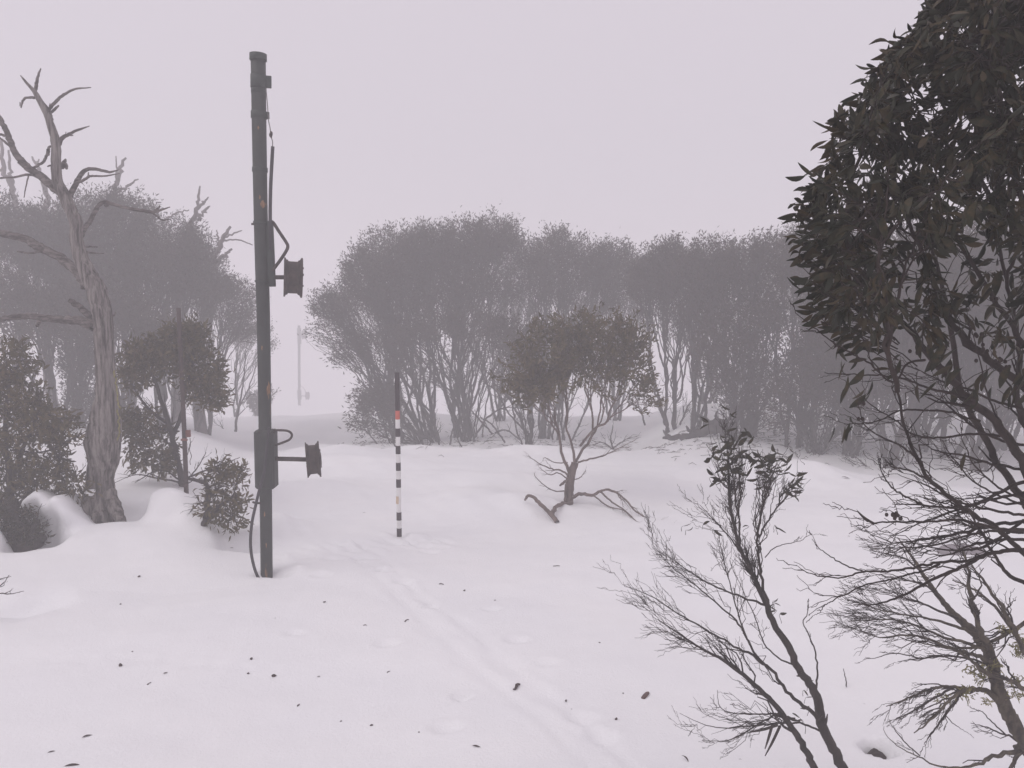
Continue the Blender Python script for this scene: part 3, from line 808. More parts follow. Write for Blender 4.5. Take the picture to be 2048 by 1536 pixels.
for u, v in [(506, 448), (513, 562)]:
    V, Fc = capped(np.array([at(u - 3, v, D - .02), at(u + 4, v, D - .02)]), np.array([.011, .011]), 10); part('bolt', pyl, V, Fc, M['rust'])
P, R = limb([(532, 177, .9), (535, 210, .9), (537, 240, .9), (540, 255, .9), (541, 266, 1), (541, 272, 1), (545, 282, .9), (545, 294, .9)], D - .06, n=40); V, Fc = tubes([(P, R)], 6); part('wire', pyl, V, Fc, M['wire'])
P, R = limb([(541, 262, 1), (542.5, 266, 3), (541.5, 271, 3.2), (543, 276, 1)], D - .06, n=12); V, Fc = tubes([(P, R)], 10); part('clip', pyl, V, Fc, M['rust'])
P, R = limb([(545.5, 293, 3.4), (543.5, 330, 3.4), (541.5, 370, 3.4), (540.5, 410, 3.4), (540.5, 450, 3.4), (541, 500, 3)], D - .05, n=40); V, Fc = capped(P, R, 14); part('hose', pyl, V, Fc, M['rubber'])
V, Fc = box(at(541.5, 508, D), (px(6.5, D), .03, px(64, D)), ry=-.008, bev=.006); part('side_plate', pyl, V, Fc, M['green'])
P, R = limb([(542, 443, 3.2), (547, 446, 3.2), (558, 463, 3.2), (572, 484, 3.2), (575.5, 492, 3.2), (573, 501, 3.2), (560, 521, 3.2), (545, 541, 3.2)], D - .02, n=50); V, Fc = capped(P, R, 14); part('guard_rod', pyl, V, Fc, M['rust'])
V, Fc = capped(np.array([at(540, 554.5, D), at(556, 554.5, D), at(570, 554.5, D)]), np.full(3, px(4.2, D)), 16); part('axle', pyl, V, Fc, M['rust'])
def wheel(u0, u1, vc, rpx, tilt, yaw, hub=0.0):
    c = at((u0 + u1) / 2, vc, D); w = px(u1 - u0, D) / 2; r = px(rpx, D)
    prof = [(-1, .30), (-.98, .62), (-1.0, .92), (-1, 1.0), (-.86, 1.0), (-.74, .90), (-.62, .89), (-.52, .82), (.44, .815), (.54, .885), (.68, .90), (.80, 1.02), (.97, 1.02), (1.0, .94), (.95, .62), (1.0 + hub * .6, .40), (1.0 + hub, .28), (1.0 + hub, .0005)]
    prof = [(-.9, .0005)] + prof
    x = np.array([p[0] * w for p in prof]); rr = np.array([p[1] * r for p in prof])
    P = np.stack([x, 0 * x, 0 * x], -1)
    sides = 40; a = np.linspace(0, 2 * math.pi, sides, endpoint=False)
    V = np.stack([np.repeat(x[:, None], sides, 1), rr[:, None] * np.cos(a), rr[:, None] * np.sin(a)], -1).reshape(-1, 3)
    k = len(x); idx = np.arange(k * sides).reshape(k, sides)
    Q = np.stack([idx[:-1], idx[1:], np.roll(idx[1:], -1, 1), np.roll(idx[:-1], -1, 1)], -1).reshape(-1, 4)
    Mx = np.array(Matrix.Rotation(tilt, 3, 'Y') @ Matrix.Rotation(yaw, 3, 'Z'))
    V = V @ Mx.T + c
    o = part('wheel', pyl, V, [Q], M['rust'], smooth_=True)
    for p in o.data.polygons: p.use_smooth = False
    lug = []
    for j in range(5):
        q = j * 2 * math.pi / 5 + .3
        p0 = np.array([w * (.95), math.cos(q) * r * .5, math.sin(q) * r * .5]); p1 = p0 + np.array([.014, 0, 0])
        V2, F2 = capped(np.array([p0 @ Mx.T + c, p1 @ Mx.T + c]), np.array([.011, .011]), 6); part('lug_nut', o, V2, F2, M['rust'])
    return o
wheel(568.5, 604.5, 555, 38.5, .05, .285)
wheel(612.5, 640, 919, 36, -.055, .265, .2)
# bare rusty chips in the paint
def chip(u, v0, v1, w, seed):
    rng = np.random.default_rng(seed); n = 9; V = []
    uc = np.interp((v0 + v1) / 2, [112, 300, 500, 650, 900, 1163], [516.3, 519, 523, 527, 530.5, 533.5]); rp_ = np.interp((v0 + v1) / 2, [112, 650, 1163], [14, 12.8, 11.8])
    for i in range(n):
        t = i / (n - 1); v = v0 + (v1 - v0) * t; ww = w * (.25 + math.sin(math.pi * t)) * rng.uniform(.5, 1.15); o_ = rng.normal(0, w * .2)
        for e in (-1, -.33, .33, 1):
            sn = np.clip((u + o_ + e * ww - uc) / rp_, -.98, .98); r = px(rp_, D) + .0012
            p = at(uc, v, D); V.append(p + np.array([sn * r, -math.sqrt(1 - sn * sn) * r, 0]))
    idx = np.arange(n * 4).reshape(n, 4)
    Q = np.stack([idx[:-1, :-1], idx[:-1, 1:], idx[1:, 1:], idx[1:, :-1]], -1).reshape(-1, 4)
    part('paint_chip', pyl, np.array(V), [Q], M['chip'])
for a_ in [(529, 402, 418, 4.0, 1), (524, 392, 400, 1.6, 2), (540, 762, 822, 1.5, 3), (537.5, 770, 790, 1.0, 4), (533, 1020, 1030, 1.5, 5), (528, 690, 700, 1.2, 6), (521, 255, 262, 1.8, 7), (536, 1082, 1092, 1.2, 8)]: chip(*a_)
# lower sleeve, loop, axle, hose
c = at(532.5, 917.5, D)
Vs, Fs = box(c, (px(20, D), .085, px(60, D)), ry=.012, bev=.02); part('sleeve', pyl, Vs, Fs, M['post'], smooth_=False)
for v in (864, 970):
    for u in (518, 548):
        V2, F2 = capped(np.array([at(u, v, D - .08), at(u, v, D - .098)]), np.array([.010, .010]), 6); part('bolt', pyl, V2, F2, M['rust'])
V, Fc = capped(np.array([at(550, 917.5, D), at(580, 918, D), at(614, 919, D)]), np.full(3, px(4.6, D)), 16); part('axle', pyl, V, Fc, M['rust'])
P, R = limb([(544, 861, 2.4), (560, 860.5, 2.4), (574, 861.5, 2.4), (582, 866, 2.4), (583.5, 872, 2.4), (579, 879, 2.4), (566, 885, 2.4), (548, 891, 2.4)], D - .02, n=50); V, Fc = capped(P, R, 12); part('guard_rod', pyl, V, Fc, M['rust'])
P, R = limb([(538, 855, 2.6), (535, 885, 2.8), (529, 940, 3), (520, 975, 3), (512, 1008, 3), (504, 1045, 3), (501, 1080, 3), (503, 1110, 3), (510, 1140, 3), (519, 1160, 3), (527, 1172, 3), (531, 1185, 3)], D - .12, D - .16, n=70); V, Fc = capped(P, R, 14); part('hose', pyl, V, Fc, M['rubber'])
P, R = limb([(505, 1004, 2), (512, 1006, 2.4), (522, 1006, 2.2)], D - .12, n=6); V, Fc = capped(P, R, 8); part('hose_clip', pyl, V, Fc, M['rust'])

# ------------------------------------------------------------------ striped marker pole
DM = 9.5
mk = thing('marker_pole', at(798.5, 1075, DM), 'slim snow marker pole banded in black, white and one red ring', 'marker pole')
bands = [(745, 821, 'black', 'black_band'), (821, 838.5, 'red', 'red_band'), (838.5, 856.5, 'white', 'white_band'), (856.5, 873, 'black', 'black_band'), (873, 891, 'white', 'white_band'), (891, 907.5, 'black', 'black_band'), (907.5, 925, 'white', 'white_band'),
         (925, 941, 'black', 'black_band'), (941, 958, 'white', 'white_band'), (958, 974.5, 'black', 'black_band'), (974.5, 1024, 'white', 'white_band'), (1024, 1040, 'black', 'black_band'), (1040, 1056, 'white', 'white_band'), (1056, 1072.5, 'black', 'black_band'), (1072.5, 1110, 'white', 'white_band')]
for v0, v1, m, nm in bands:
    P = np.array([at(np.interp(v, [745, 1075], [794.0, 798.6]), v, DM) for v in (v1, v0)])
    rr = px(np.interp((v0 + v1) / 2, [745, 1075], [4.5, 5.0]) + (.25 if m == 'black' else 0), DM)
    V, Fc = capped(np.linspace(P[0], P[1], 3), np.full(3, rr), 18); o = part(nm, mk, V, Fc, M[m], smooth_=False)
P = np.array([at(797.2, v, DM) for v in (1007, 992)]); V, Fc = tubes([(P, np.full(2, px(5.25, DM)))], 18)
Q = Fc[0][(V[Fc[0]].mean(1)[:, 1] < P[0][1]) & (V[Fc[0]].mean(1)[:, 0] < P[0][0] + .008)]
part('sticker', mk, V, [Q], M['orange'])

# ------------------------------------------------------------------ slim brown post in the left bushes
DB = 10.3
bp = thing('fence_post', at(372, 968, DB), 'slim brown steel post with an orange clip standing inside the dark left gum', 'post')
P, R = limb([(357, 616, 4.2), (359, 660, 4.2), (365, 780, 4.4), (371, 930, 4.6), (373, 1000, 4.6)], DB, n=14); V, Fc = capped(P, R, 12); part('post', bp, V, Fc, M['brown'])
V, Fc = box(at(376.5, 867, DB - .03), (px(4.5, DB), .025, px(7, DB)), rz=.2); part('orange_clip', bp, V, Fc, M['insul'])
P, R = limb([(362, 880, 2), (369, 879, 3), (375, 880, 2)], DB - .03, n=6); V, Fc = capped(P, R, 8); part('clamp', bp, V, Fc, M['insul'])
P, R = limb([(380, 876, .7), (381, 890, .7), (379, 900, .7), (383, 912, .7), (380, 922, .7), (381, 930, .7)], DB - .03, n=24); V, Fc = tubes([(P, R)], 5); part('wire', bp, V, Fc, M['brown'])

# ------------------------------------------------------------------ far pylon in the fog
DF = 70.0
fp = thing('lift_pylon', (at(598, 800, DF)[0], DF, float(H(at(598, 800, DF)[0], DF))), 'distant ski tow post almost lost in the fog between the forests', 'lift post')
b = np.array([at(598, 651, DF), at(598.5, 760, DF), at(599, 834, DF), np.array([at(599, 834, DF)[0], DF, float(H(at(599, 834, DF)[0], DF)) - .3])])
V, Fc = capped(b[::-1], np.full(4, px(2.7, DF)), 14); part('post', fp, V, Fc, M['green'])
def fwheel(u0, u1, v, r):
    P = np.array([at(u, v, DF) for u in np.linspace(u0, u1, 6)]); rr = px(r, DF) * np.array([1, 1, .82, .82, 1, 1.])
    V, Fc = capped(P, rr, 18); part('wheel', fp, V, Fc, M['rust'])
fwheel(605, 611, 669.5, 9); fwheel(612.5, 617.5, 791.5, 8)
for u1, v in ((606, 669.5), (613, 792)):
    V, Fc = capped(np.array([at(599, v, DF), at(u1, v, DF)]), np.full(2, px(.9, DF)), 8); part('axle', fp, V, Fc, M['rust'])
V, Fc = box(at(598.5, 672, DF), (px(3.4, DF), .1, px(16, DF))); part('sleeve', fp, V, Fc, M['green'])
V, Fc = box(at(599, 790, DF), (px(3.5, DF), .1, px(10, DF))); part('sleeve', fp, V, Fc, M['green'])
P, R = limb([(600, 770, .5), (607, 776, .5), (612, 785, .5)], DF, n=8); V, Fc = tubes([(P, R)], 6); part('guard_rod', fp, V, Fc, M['rust'])

# ------------------------------------------------------------------ small olive gum in the clearing
DS = 11.1
sg_b = at(1137, 1012, DS); sg_b[2] = float(H(sg_b[0], DS)) - .1
sg = thing('small_gum', sg_b, 'small gum with an olive crown and a drooping low branch, alone in the clearing', 'tree')
r_ = np.random.default_rng(77)
T = sample_crown([(1165, 675, 105, 72), (1105, 690, 75, 60), (1235, 680, 66, 62), (1048, 745, 56, 38), (1180, 745, 125, 48), (1288, 792, 34, 38), (1262, 755, 46, 44), (1090, 775, 80, 40), (1040, 775, 46, 30)], DS, 460, r_, -.85, .2, .8)
cx_ = at(1165, 700, DS)[0]; T[:, 0] = cx_ + (T[:, 0] - cx_) * 1.12
stemsP = [[(1137, 1020, 10), (1138, 985, 9.5), (1141, 955, 8.5), (1150, 925, 7.5), (1160, 895, 6.5), (1172, 865, 6)], [(1141, 955, 6), (1135, 935, 5.4), (1124, 910, 5), (1119, 880, 4.6)], [(1150, 926, 5), (1145, 895, 5), (1133, 860, 4.4)], [(1160, 892, 4.5), (1185, 862, 4), (1215, 835, 3.2)]]
trunks = []; nodes_ = []
for S in stemsP:
    P, R = limb(S, DS, DS + r_.uniform(-.12, .12), wob=.06, rng=r_); trunks.append((P, R)); i_ = int(.62 * len(P)); nodes_.append((P[i_], unit(P[i_] - P[i_ - 2])))
i_ = int(.62 * len(trunks[0][0])) + 1; V, Fc = ridged(trunks[0][0][:i_], trunks[0][1][:i_], 14, .05, r_); part('trunk', sg, V, Fc, M['pinkbark'])
LIMBS = trunks

ux = frustum_share(T)[0]
ang = np.arctan2(T[:, 0] - sg_b[0], T[:, 2] - sg_b[2])
assign = np.digitize(ang, np.quantile(ang, [.30, .48, .80]))
order = [1, 2, 0, 3]
small, ends = [], []
for k in range(4):
    tk = T[assign == k]
    p, d0 = nodes_[order[k]]
    r1_ = grow(p, d0, tk, small, ends, r_, tf=(.08, .26), tip_r=.0024, lift=.3, wob=.022)
    if order[k]:
        t = LIMBS[order[k]]; i_ = int(.62 * len(t[0])) + 1
        V, Fc = tubes([(t[0][:i_], np.linspace(max(r1_ * 1.15, t[1][0] * .6), r1_, i_))], 8); part('branch', sg, V, Fc, M['pinkbark'])
big, small = split_curves(small, .011)
for c in big:
    V, Fc = tubes([c], 7); part('branch', sg, V, Fc, M['pinkbark'])
low = []
for S, n, l in [([(1143, 995, 4.2), (1165, 988, 3.6), (1185, 990, 3.2), (1200, 982, 2.8), (1222, 980, 2.4), (1245, 995, 2), (1275, 1025, 1.6), (1310, 1045, 1.1), (1345, 1055, .6)], 12, .30),
                ([(1200, 983, 2), (1225, 1005, 1.7), (1250, 1022, 1.3), (1275, 1045, .8)], 6, .22), ([(1186, 990, 1.6), (1215, 1012, 1.3), (1245, 1020, 1), (1262, 1035, .6)], 4, .2),
                ([(1139, 955, 2), (1125, 942, 1.8), (1105, 938, 1.5), (1085, 930, 1.1), (1060, 915, .6)], 7, .22), ([(1138, 960, 1.6), (1115, 945, 1.2), (1100, 950, 1), (1078, 935, .5)], 4, .2),
                ([(1131, 982, 1.5), (1110, 982, 1.2), (1090, 972, 1), (1072, 955, .8), (1068, 945, .4)], 3, .15), ([(1155, 925, 2), (1180, 918, 1.8), (1205, 912, 1.4), (1230, 900, 1), (1270, 880, .4)], 8, .28),
                ([(1145, 960, 1.3), (1160, 955, 1), (1172, 940, .5)], 3, .12), ([(1135, 925, 1.3), (1110, 925, 1), (1090, 915, .7), (1085, 922, .4)], 3, .14), ([(1141, 1000, 1.5), (1150, 1020, 1), (1160, 1030, .5)], 3, .1)]:
    P, R = limb(S, DS, DS - (1.25 if S[-1][1] > 1030 else .25), wob=.3, rng=r_)
    V, Fc = tubes([(P, R)], 6); part('branch', sg, V, Fc, M['pinkbark'])
    sprout(P, R, r_, n, l, (15, 40), .35, 2, -.05 if S[0][1] > 990 else .2, None, .6, low)
P, R = limb([(1050, 1000, 2.2), (1056, 992, 3), (1066, 994, 3.4), (1085, 1012, 4), (1103, 1030, 4.6), (1115, 1045, 5)], DS - .55, DS - 1.0, wob=.15, rng=r_)
V, Fc = ridged(P, R, 9, .07, r_); part('broken_branch', sg, V, Fc, M['pinkbark'])
for S in [[(1103, 1030, 5), (1112, 1014, 4), (1128, 1006, 4), (1140, 1008, 5)], [(1133, 960, 2.6), (1124, 968, 2.6), (1119, 972, 1.5)], [(1131, 1000, 2.5), (1131, 968, 1.5)]]:
    P, R = limb(S, DS - (.9 if S[0][0] == 1103 else .05), DS - .05, wob=.2, rng=r_); V, Fc = ridged(P, R, 8, .08, r_); part('bark_strip', sg, V, Fc, M['pinkbark'])
V, Fc = tubes(small + low, 4); part('branchwork', sg, V, Fc, M['pinkbark'], kind='stuff')
zz = np.array([e[0][2] for e in ends]); hq = (zz - zz.min()) / np.ptp(zz)
ends = [e for e, h_ in zip(ends, hq) if r_.uniform() < .26 + 1.15 * h_]
fr = leaf_frames(ends, 22, r_, back=.34, spread_=.035, size=(.06, .105), droop=.2, along=.75)
place_leaves(sg, *fr, M['leafmid'], 'leafmid', r_)

# ------------------------------------------------------------------ left mid-distance gum, shrubs
def bush(name, label, u, d, limbs, crowns, tips, per, seed, leafsize=(.08, .12), mat='leafmid', bark='bark', extra=(), single=True, tip_r=.0024, low=-.8, bare=10, group=None, cat='shrub'):
    rng = np.random.default_rng(seed)
    b = at(u, 900, d); b[2] = float(H(b[0], d)) - .08
    root = thing(name, b, label, cat, group)
    T = sample_crown(crowns, d, tips, rng, low, .3)
    nd = []; small, ends = [], []
    for S in limbs:
        P, R = limb(S, d, d + rng.uniform(-.15, .15), wob=.2, rng=rng)
        V, Fc = tubes([(P, R)], 8); part('trunk', root, V, Fc, M[bark])
        for f in (.5, .75, 1.0):
            i = int(f * (len(P) - 1)); nd.append((P[i], unit(P[i] - P[max(i - 2, 0)])))
        sprout(P, R, rng, bare, .35, (20, 60), .2, 2, .1, None, .5, small)
    for S in extra:
        P, R = limb(S, d, d + rng.uniform(-.3, .3), wob=.3, rng=rng); small.append((P, R))
        sprout(P, R, rng, 6, .25, (15, 45), .2, 2, 0, None, .6, small)
    N = np.array([n[0] for n in nd])
    cost = np.linalg.norm(T[:, None] - N[None], axis=-1) + .8 * np.maximum(0, N[None, :, 2] - T[:, None, 2])
    k = np.argmin(cost, 1)
    for j in range(len(nd)):
        if (k == j).any(): grow(nd[j][0], nd[j][1], T[k == j], small, ends, rng, tip_r=tip_r, tf=(.25, .5))
    big, sm = split_curves(small, .012)
    for c in big:
        V, Fc = tubes([c], 6); part('branch', root, V, Fc, M[bark])
    V, Fc = tubes(sm, 4); part('branchwork', root, V, Fc, M[bark], kind='stuff')
    fr = leaf_frames(ends, per, rng, back=.2, spread_=.05, size=leafsize, droop=.15, along=.8)
    if single: place_leaves(root, *fr, M[mat], mat, rng)
    else:
        V, Fc = leaf_mass(LEAF2, *fr); part('foliage', root, V, Fc, M[mat], smooth_=False, kind='stuff')
    return root
bush('gum_tree', 'dark bushy gum growing around the slim brown post', 362, 10.6,
     [[(366, 975, 7), (358, 930, 6), (347, 880, 5.5), (338, 850, 5), (322, 800, 4), (305, 750, 3)], [(345, 880, 4.5), (362, 830, 4), (372, 780, 3.2), (385, 730, 2.5)], [(338, 850, 3.5), (300, 820, 3), (275, 790, 2)]],
     [(345, 695, 85, 50), (300, 720, 55, 50), (400, 745, 55, 45), (420, 790, 45, 35), (265, 740, 32, 45), (375, 670, 50, 35), (300, 860, 38, 40), (280, 910, 30, 35), (330, 915, 35, 35), (260, 850, 20, 50)], 400, 18, 91, leafsize=(.065, .11), low=-.9,
     extra=[[(365, 960, 2), (400, 945, 1.8), (440, 930, 1.2), (480, 915, .6)], [(366, 955, 2), (410, 960, 1.6), (450, 950, 1), (490, 955, .5)], [(360, 965, 2), (310, 955, 1.6), (270, 950, 1), (230, 965, .5)], [(360, 960, 2), (320, 940, 1.6), (270, 965, .8)], [(370, 965, 1.6), (395, 935, 1.2), (412, 905, .6)]], cat='tree')
bush('shrub', 'low leafy shrub in a snow hollow just left of the green lift post', 412, 8.85,
     [[(408, 1050, 7), (415, 1020, 6), (417, 990, 5), (413, 968, 4), (395, 962, 3), (375, 958, 2)], [(412, 1045, 6), (430, 1022, 5), (445, 1008, 3), (460, 1000, 2)]],
     [(465, 945, 34, 24), (440, 940, 24, 20), (462, 1005, 34, 24), (450, 1030, 30, 18), (430, 985, 22, 18), (415, 1010, 18, 20), (470, 1045, 16, 18)], 110, 9, 92, leafsize=(.06, .10), low=-1, bare=10,
     extra=[[(415, 990, 1.6), (440, 975, 1.2), (470, 968, .8), (495, 950, .5)], [(416, 1000, 1.4), (395, 1010, 1), (375, 1030, .6)], [(413, 968, 1.2), (430, 945, 1), (440, 925, .5)]])
bush('shrub', 'large dark shrub at the left edge over the pit in the snow', 20, 8.95,
     [[(50, 1100, 26), (42, 1060, 22), (32, 1030, 16), (24, 1000, 10), (20, 970, 7), (15, 920, 5), (10, 850, 4), (20, 760, 3)], [(30, 1085, 16), (16, 1050, 13), (5, 1020, 9), (-8, 990, 6), (-15, 930, 4)], [(66, 1085, 14), (58, 1050, 11), (44, 1020, 7), (50, 990, 4)], [(20, 970, 5), (45, 900, 4), (70, 840, 3)], [(18, 930, 4), (-15, 850, 3.5), (-20, 780, 3)], [(22, 985, 4), (60, 950, 3), (110, 930, 2)]],
     [(20, 725, 50, 55), (-20, 770, 50, 70), (40, 800, 55, 50), (90, 840, 50, 40), (50, 880, 75, 45), (130, 860, 40, 40), (20, 950, 55, 45), (100, 940, 60, 40), (150, 980, 50, 25), (10, 1010, 35, 30), (30, 1045, 40, 26), (60, 985, 40, 20)], 480, 13, 93, leafsize=(.06, .10), low=-.9,
     extra=[[(60, 985, 2), (110, 985, 1.6), (150, 955, 1.2), (172, 930, .6)], [(20, 900, 2), (80, 905, 1.6), (140, 880, 1.2), (175, 860, .5)], [(10, 880, 2), (70, 870, 1.6), (120, 850, 1), (160, 835, .5)]])
bush('shrub', 'dark scraggly brush filling the snow pit on the far left', 45, 8.52,
     [[(52, 1095, 7), (45, 1065, 5.5), (36, 1040, 4), (30, 1015, 2.5)], [(60, 1092, 5), (66, 1062, 4), (74, 1045, 2)], [(35, 1090, 5), (18, 1060, 4), (6, 1035, 2)]],
     [(40, 1045, 34, 26), (20, 1030, 26, 26), (62, 1068, 26, 20), (30, 1072, 26, 18)], 120, 9, 94, leafsize=(.05, .085), mat='leaf', low=-1, bare=10)
# bare brush in the middle distance
def brush(name, label, base_uv, d, limbs, seed, length=.5, n=8, mat='bark', group='bare leafless shrubs', levels=2, cat='shrub', up=.1):
    if d > 11.5: d *= FAR; length *= FAR
    rng = np.random.default_rng(seed)
    b = at(*base_uv, d); b[2] = float(H(b[0], d)) - .05
    root = thing(name, b, label, cat, group)
    cs = []
    for S in limbs:
        P, R = limb(S, d, d + rng.uniform(-.3, .3), wob=.4, rng=rng)
        V, Fc = tubes([(P, R)], 6); part('stem', root, V, Fc, M[mat])
        sprout(P, R, rng, n, length, (20, 50), .2, levels, up, None, .6, cs)
    V, Fc = tubes(cs, 4); part('branchwork', root, V, Fc, M[mat], kind='stuff')
    return root
brush('bare_shrub', 'leafless shrub between the middle clump and the small olive gum', (1000, 890), 15.8, [[(952, 868, 2), (975, 835, 1.8), (1010, 815, 1.2), (1050, 818, .6)], [(985, 868, 1.8), (960, 840, 1.6), (935, 812, .8)], [(1010, 885, 1.8), (985, 850, 1.5), (960, 835, .7)], [(1040, 880, 1.6), (1010, 860, 1.2), (980, 870, .6)], [(1060, 870, 2), (1020, 830, 1.6), (990, 780, 1.2), (960, 760, .5)]], 61, .5, 6)
brush('bare_shrub', 'leafless twigs in the snow right behind the small olive gum', (1225, 905), 14.5, [[(1232, 908, 1.6), (1222, 880, 1.4), (1226, 850, .8)], [(1228, 900, 1.4), (1205, 885, 1.1), (1185, 890, .6)], [(1228, 895, 1.3), (1250, 880, 1), (1275, 872, .5)]], 62, .35, 6)
brush('bare_shrub', 'leafless twiggy shrub at the foot of the middle clump', (870, 895), 16.4, [[(880, 905, 2), (872, 870, 1.6), (850, 845, .8)], [(850, 900, 2), (835, 865, 1.5), (800, 850, .7)], [(900, 890, 1.8), (905, 860, 1.4), (920, 835, .7)], [(760, 895, 1.5), (735, 865, 1.2), (700, 850, .6)], [(800, 893, 1.5), (780, 860, 1), (740, 850, .5)]], 63, .5, 7)
brush('bare_shrub', 'leafless low shrub at the edge of the right forest', (1760, 960), 12.0, [[(1770, 985, 2.4), (1740, 950, 1.6), (1690, 915, .8)], [(1772, 985, 2), (1730, 930, 1.4), (1690, 900, .6)], [(1795, 975, 2), (1815, 930, 1.6), (1812, 890, .8)], [(1780, 985, 3), (1765, 965, 2), (1755, 985, 1)]], 64, .5, 8)
brush('bare_shrub', 'leafless stems in the fog left of the green lift post', (468, 865), 19.0, [[(470, 868, 3), (476, 820, 2.2), (484, 780, 1.6), (492, 700, .8)], [(470, 866, 1.5), (450, 862, 1.2), (440, 845, .6)], [(476, 820, 1.6), (500, 770, 1.2), (515, 720, .6)], [(474, 810, 1.3), (470, 760, 1), (475, 720, .6)]], 65, .7, 8)
brush('bare_shrub', 'leafless brush behind the fallen log', (1500, 880), 14.6, [[(1470, 890, 2), (1460, 850, 1.5), (1440, 820, .7)], [(1500, 892, 2), (1510, 850, 1.5), (1530, 815, .7)], [(1530, 892, 2), (1550, 860, 1.5), (1560, 820, .7)], [(1490, 890, 1.8), (1480, 840, 1.3), (1490, 800, .6)]], 68, .5, 10)
brush('bare_shrub', 'leafless brush at the forest edge behind the sapling top', (1610, 890), 13.8, [[(1580, 900, 2), (1570, 860, 1.5), (1550, 830, .7)], [(1610, 905, 2), (1620, 860, 1.5), (1640, 820, .7)], [(1650, 905, 2), (1660, 870, 1.5), (1690, 840, .7)], [(1630, 905, 1.8), (1620, 850, 1.3), (1610, 800, .6)]], 69, .5, 10)
brush('bare_shrub', 'leafless brush under the slim dark stems right of the small olive gum', (1350, 850), 16.0, [[(1330, 850, 2), (1320, 820, 1.5), (1300, 790, .7)], [(1360, 850, 2), (1375, 815, 1.5), (1390, 790, .7)], [(1290, 850, 2), (1280, 820, 1.5), (1255, 800, .7)]], 70, .5, 9)
brush('bare_shrub', 'leafless twigs on the ridge before the middle clump', (800, 900), 15.2, [[(800, 905, 1.6), (780, 880, 1.2), (750, 868, .6)], [(850, 905, 1.6), (865, 880, 1.2), (880, 855, .6)], [(925, 900, 1.6), (915, 870, 1.2), (930, 850, .6)]], 71, .35, 7)
brush('bare_twig', 'little bare forked twig poking from the snow right of the sapling', (1696, 1380), 5.75, [[(1696, 1381, 1.8), (1690, 1366, 1.5), (1683, 1352, .8)], [(1693, 1374, 1.2), (1691, 1355, 1), (1687, 1337, .5)]], 66, .05, 2, 'darkbark', None, 1, 'twig')
brush('bare_twig', 'thin bare twigs reaching in from the left edge above the snow', (-30, 1190), 6.6, [[(-40, 1200, 1.6), (-10, 1180, 1.3), (10, 1163, .9), (18, 1150, .5)], [(-40, 1195, 1.5), (0, 1187, 1.2), (20, 1188, 1), (48, 1182, .5)], [(-30, 1170, 1.2), (0, 1158, 1), (22, 1153, .5)], [(10, 1187, 1), (24, 1180, .5)], [(-40, 1180, 1), (5, 1172, .7), (8, 1166, .4)]], 67, .08, 2, 'darkbark', None, 1, 'twig')

# ------------------------------------------------------------------ fallen log, rocks
lg = thing('fallen_log', at(1400, 880, 14.6 * FAR), 'dark fallen log with a raised root end lying at the edge of the right forest', 'log')
r_ = np.random.default_rng(15)
for nm, S in [('trunk', [(1325, 876, 2), (1345, 876, 5), (1370, 873, 6), (1395, 866, 9), (1420, 858, 12), (1440, 855, 15), (1465, 862, 13)]), ('branch', [(1428, 850, 7), (1412, 842, 6), (1400, 832, 3), (1392, 824, 1.5)]), ('branch', [(1400, 868, 5), (1380, 862, 4), (1372, 852, 1.5)]), ('branch', [(1345, 876, 4), (1332, 868, 3), (1326, 860, 1)]), ('branch', [(1440, 845, 4), (1432, 832, 3), (1435, 822, 1)])]:
    P, R = limb(S, 14.6 * FAR, wob=.25, rng=r_); V, Fc = ridged(P, R, 10, .12, r_); part(nm, lg, V, Fc, M['bark'])

def rock(label, c, rad, seed, mat='rock', name='rock'):
    rng = np.random.default_rng(seed)
    import bmesh
    bm = bmesh.new(); bmesh.ops.create_icosphere(bm, subdivisions=5, radius=1)
    V = np.array([v.co[:] for v in bm.verts]); Fc = np.array([[v.index for v in f.verts] for f in bm.faces]); bm.free()
    for _ in range(34):
        n = unit(rng.normal(size=3)); h = rng.uniform(.70, .95); s = V @ n
        V = V - np.maximum(s - h, 0)[:, None] * n
    for k in (3, 6, 11):
        w = unit(rng.normal(size=(3, 3))); V = V * (1 + .16 / k ** .7 * np.prod(np.sin(k * (V @ w.T) + rng.uniform(0, 6, 3)), axis=1))[:, None]
    V = V * np.array(rad) + np.array(c)
    return solo(name, V, [Fc], M[mat], label, 'rock', smooth_=True)
h = ground_hit(60, 1090)
q = at(50, 1083, 8.64); rock('dark rock at the bottom of the snow pit on the left', q, (.26, .18, .15), 1)
rock('dark lump standing in for shade in the snow hole at the bottom right', (2.49, 4.97, float(H(2.46, 4.93)) + .14), (.085, .06, .12), 2)  # added dark lump: the hollow holds only shade, painted here as colour
rock('flat grey rock half buried in the snow behind the long bare branches', (5.52, 9.12, float(H(5.45, 9.0)) + .08), (.44, .26, .15), 3, 'greyrock')

# snow pads on the drift by the dead tree
def snow_lump(label, c, rad, seed):
    rng = np.random.default_rng(seed)
    import bmesh
    bm = bmesh.new(); bmesh.ops.create_icosphere(bm, subdivisions=4, radius=1)
    V = np.array([v.co[:] for v in bm.verts]); Fc = np.array([[v.index for v in f.verts] for f in bm.faces]); bm.free()
    m = np.ones(len(V))
    for k in range(5):
        n = rng.normal(size=3) * 2.2; m += .06 * np.sin(V @ n + rng.uniform(0, 6))
    V = V * m[:, None] * np.array(rad) + np.array(c)
    o = solo('snow_lump', V, [Fc], M['snow'], label, 'snow lump')
    return o
q = at(180, 985, 8.95); snow_lump('little pad of snow sitting against the left foot of the dead tree', q, (.06, .05, .04), 4)

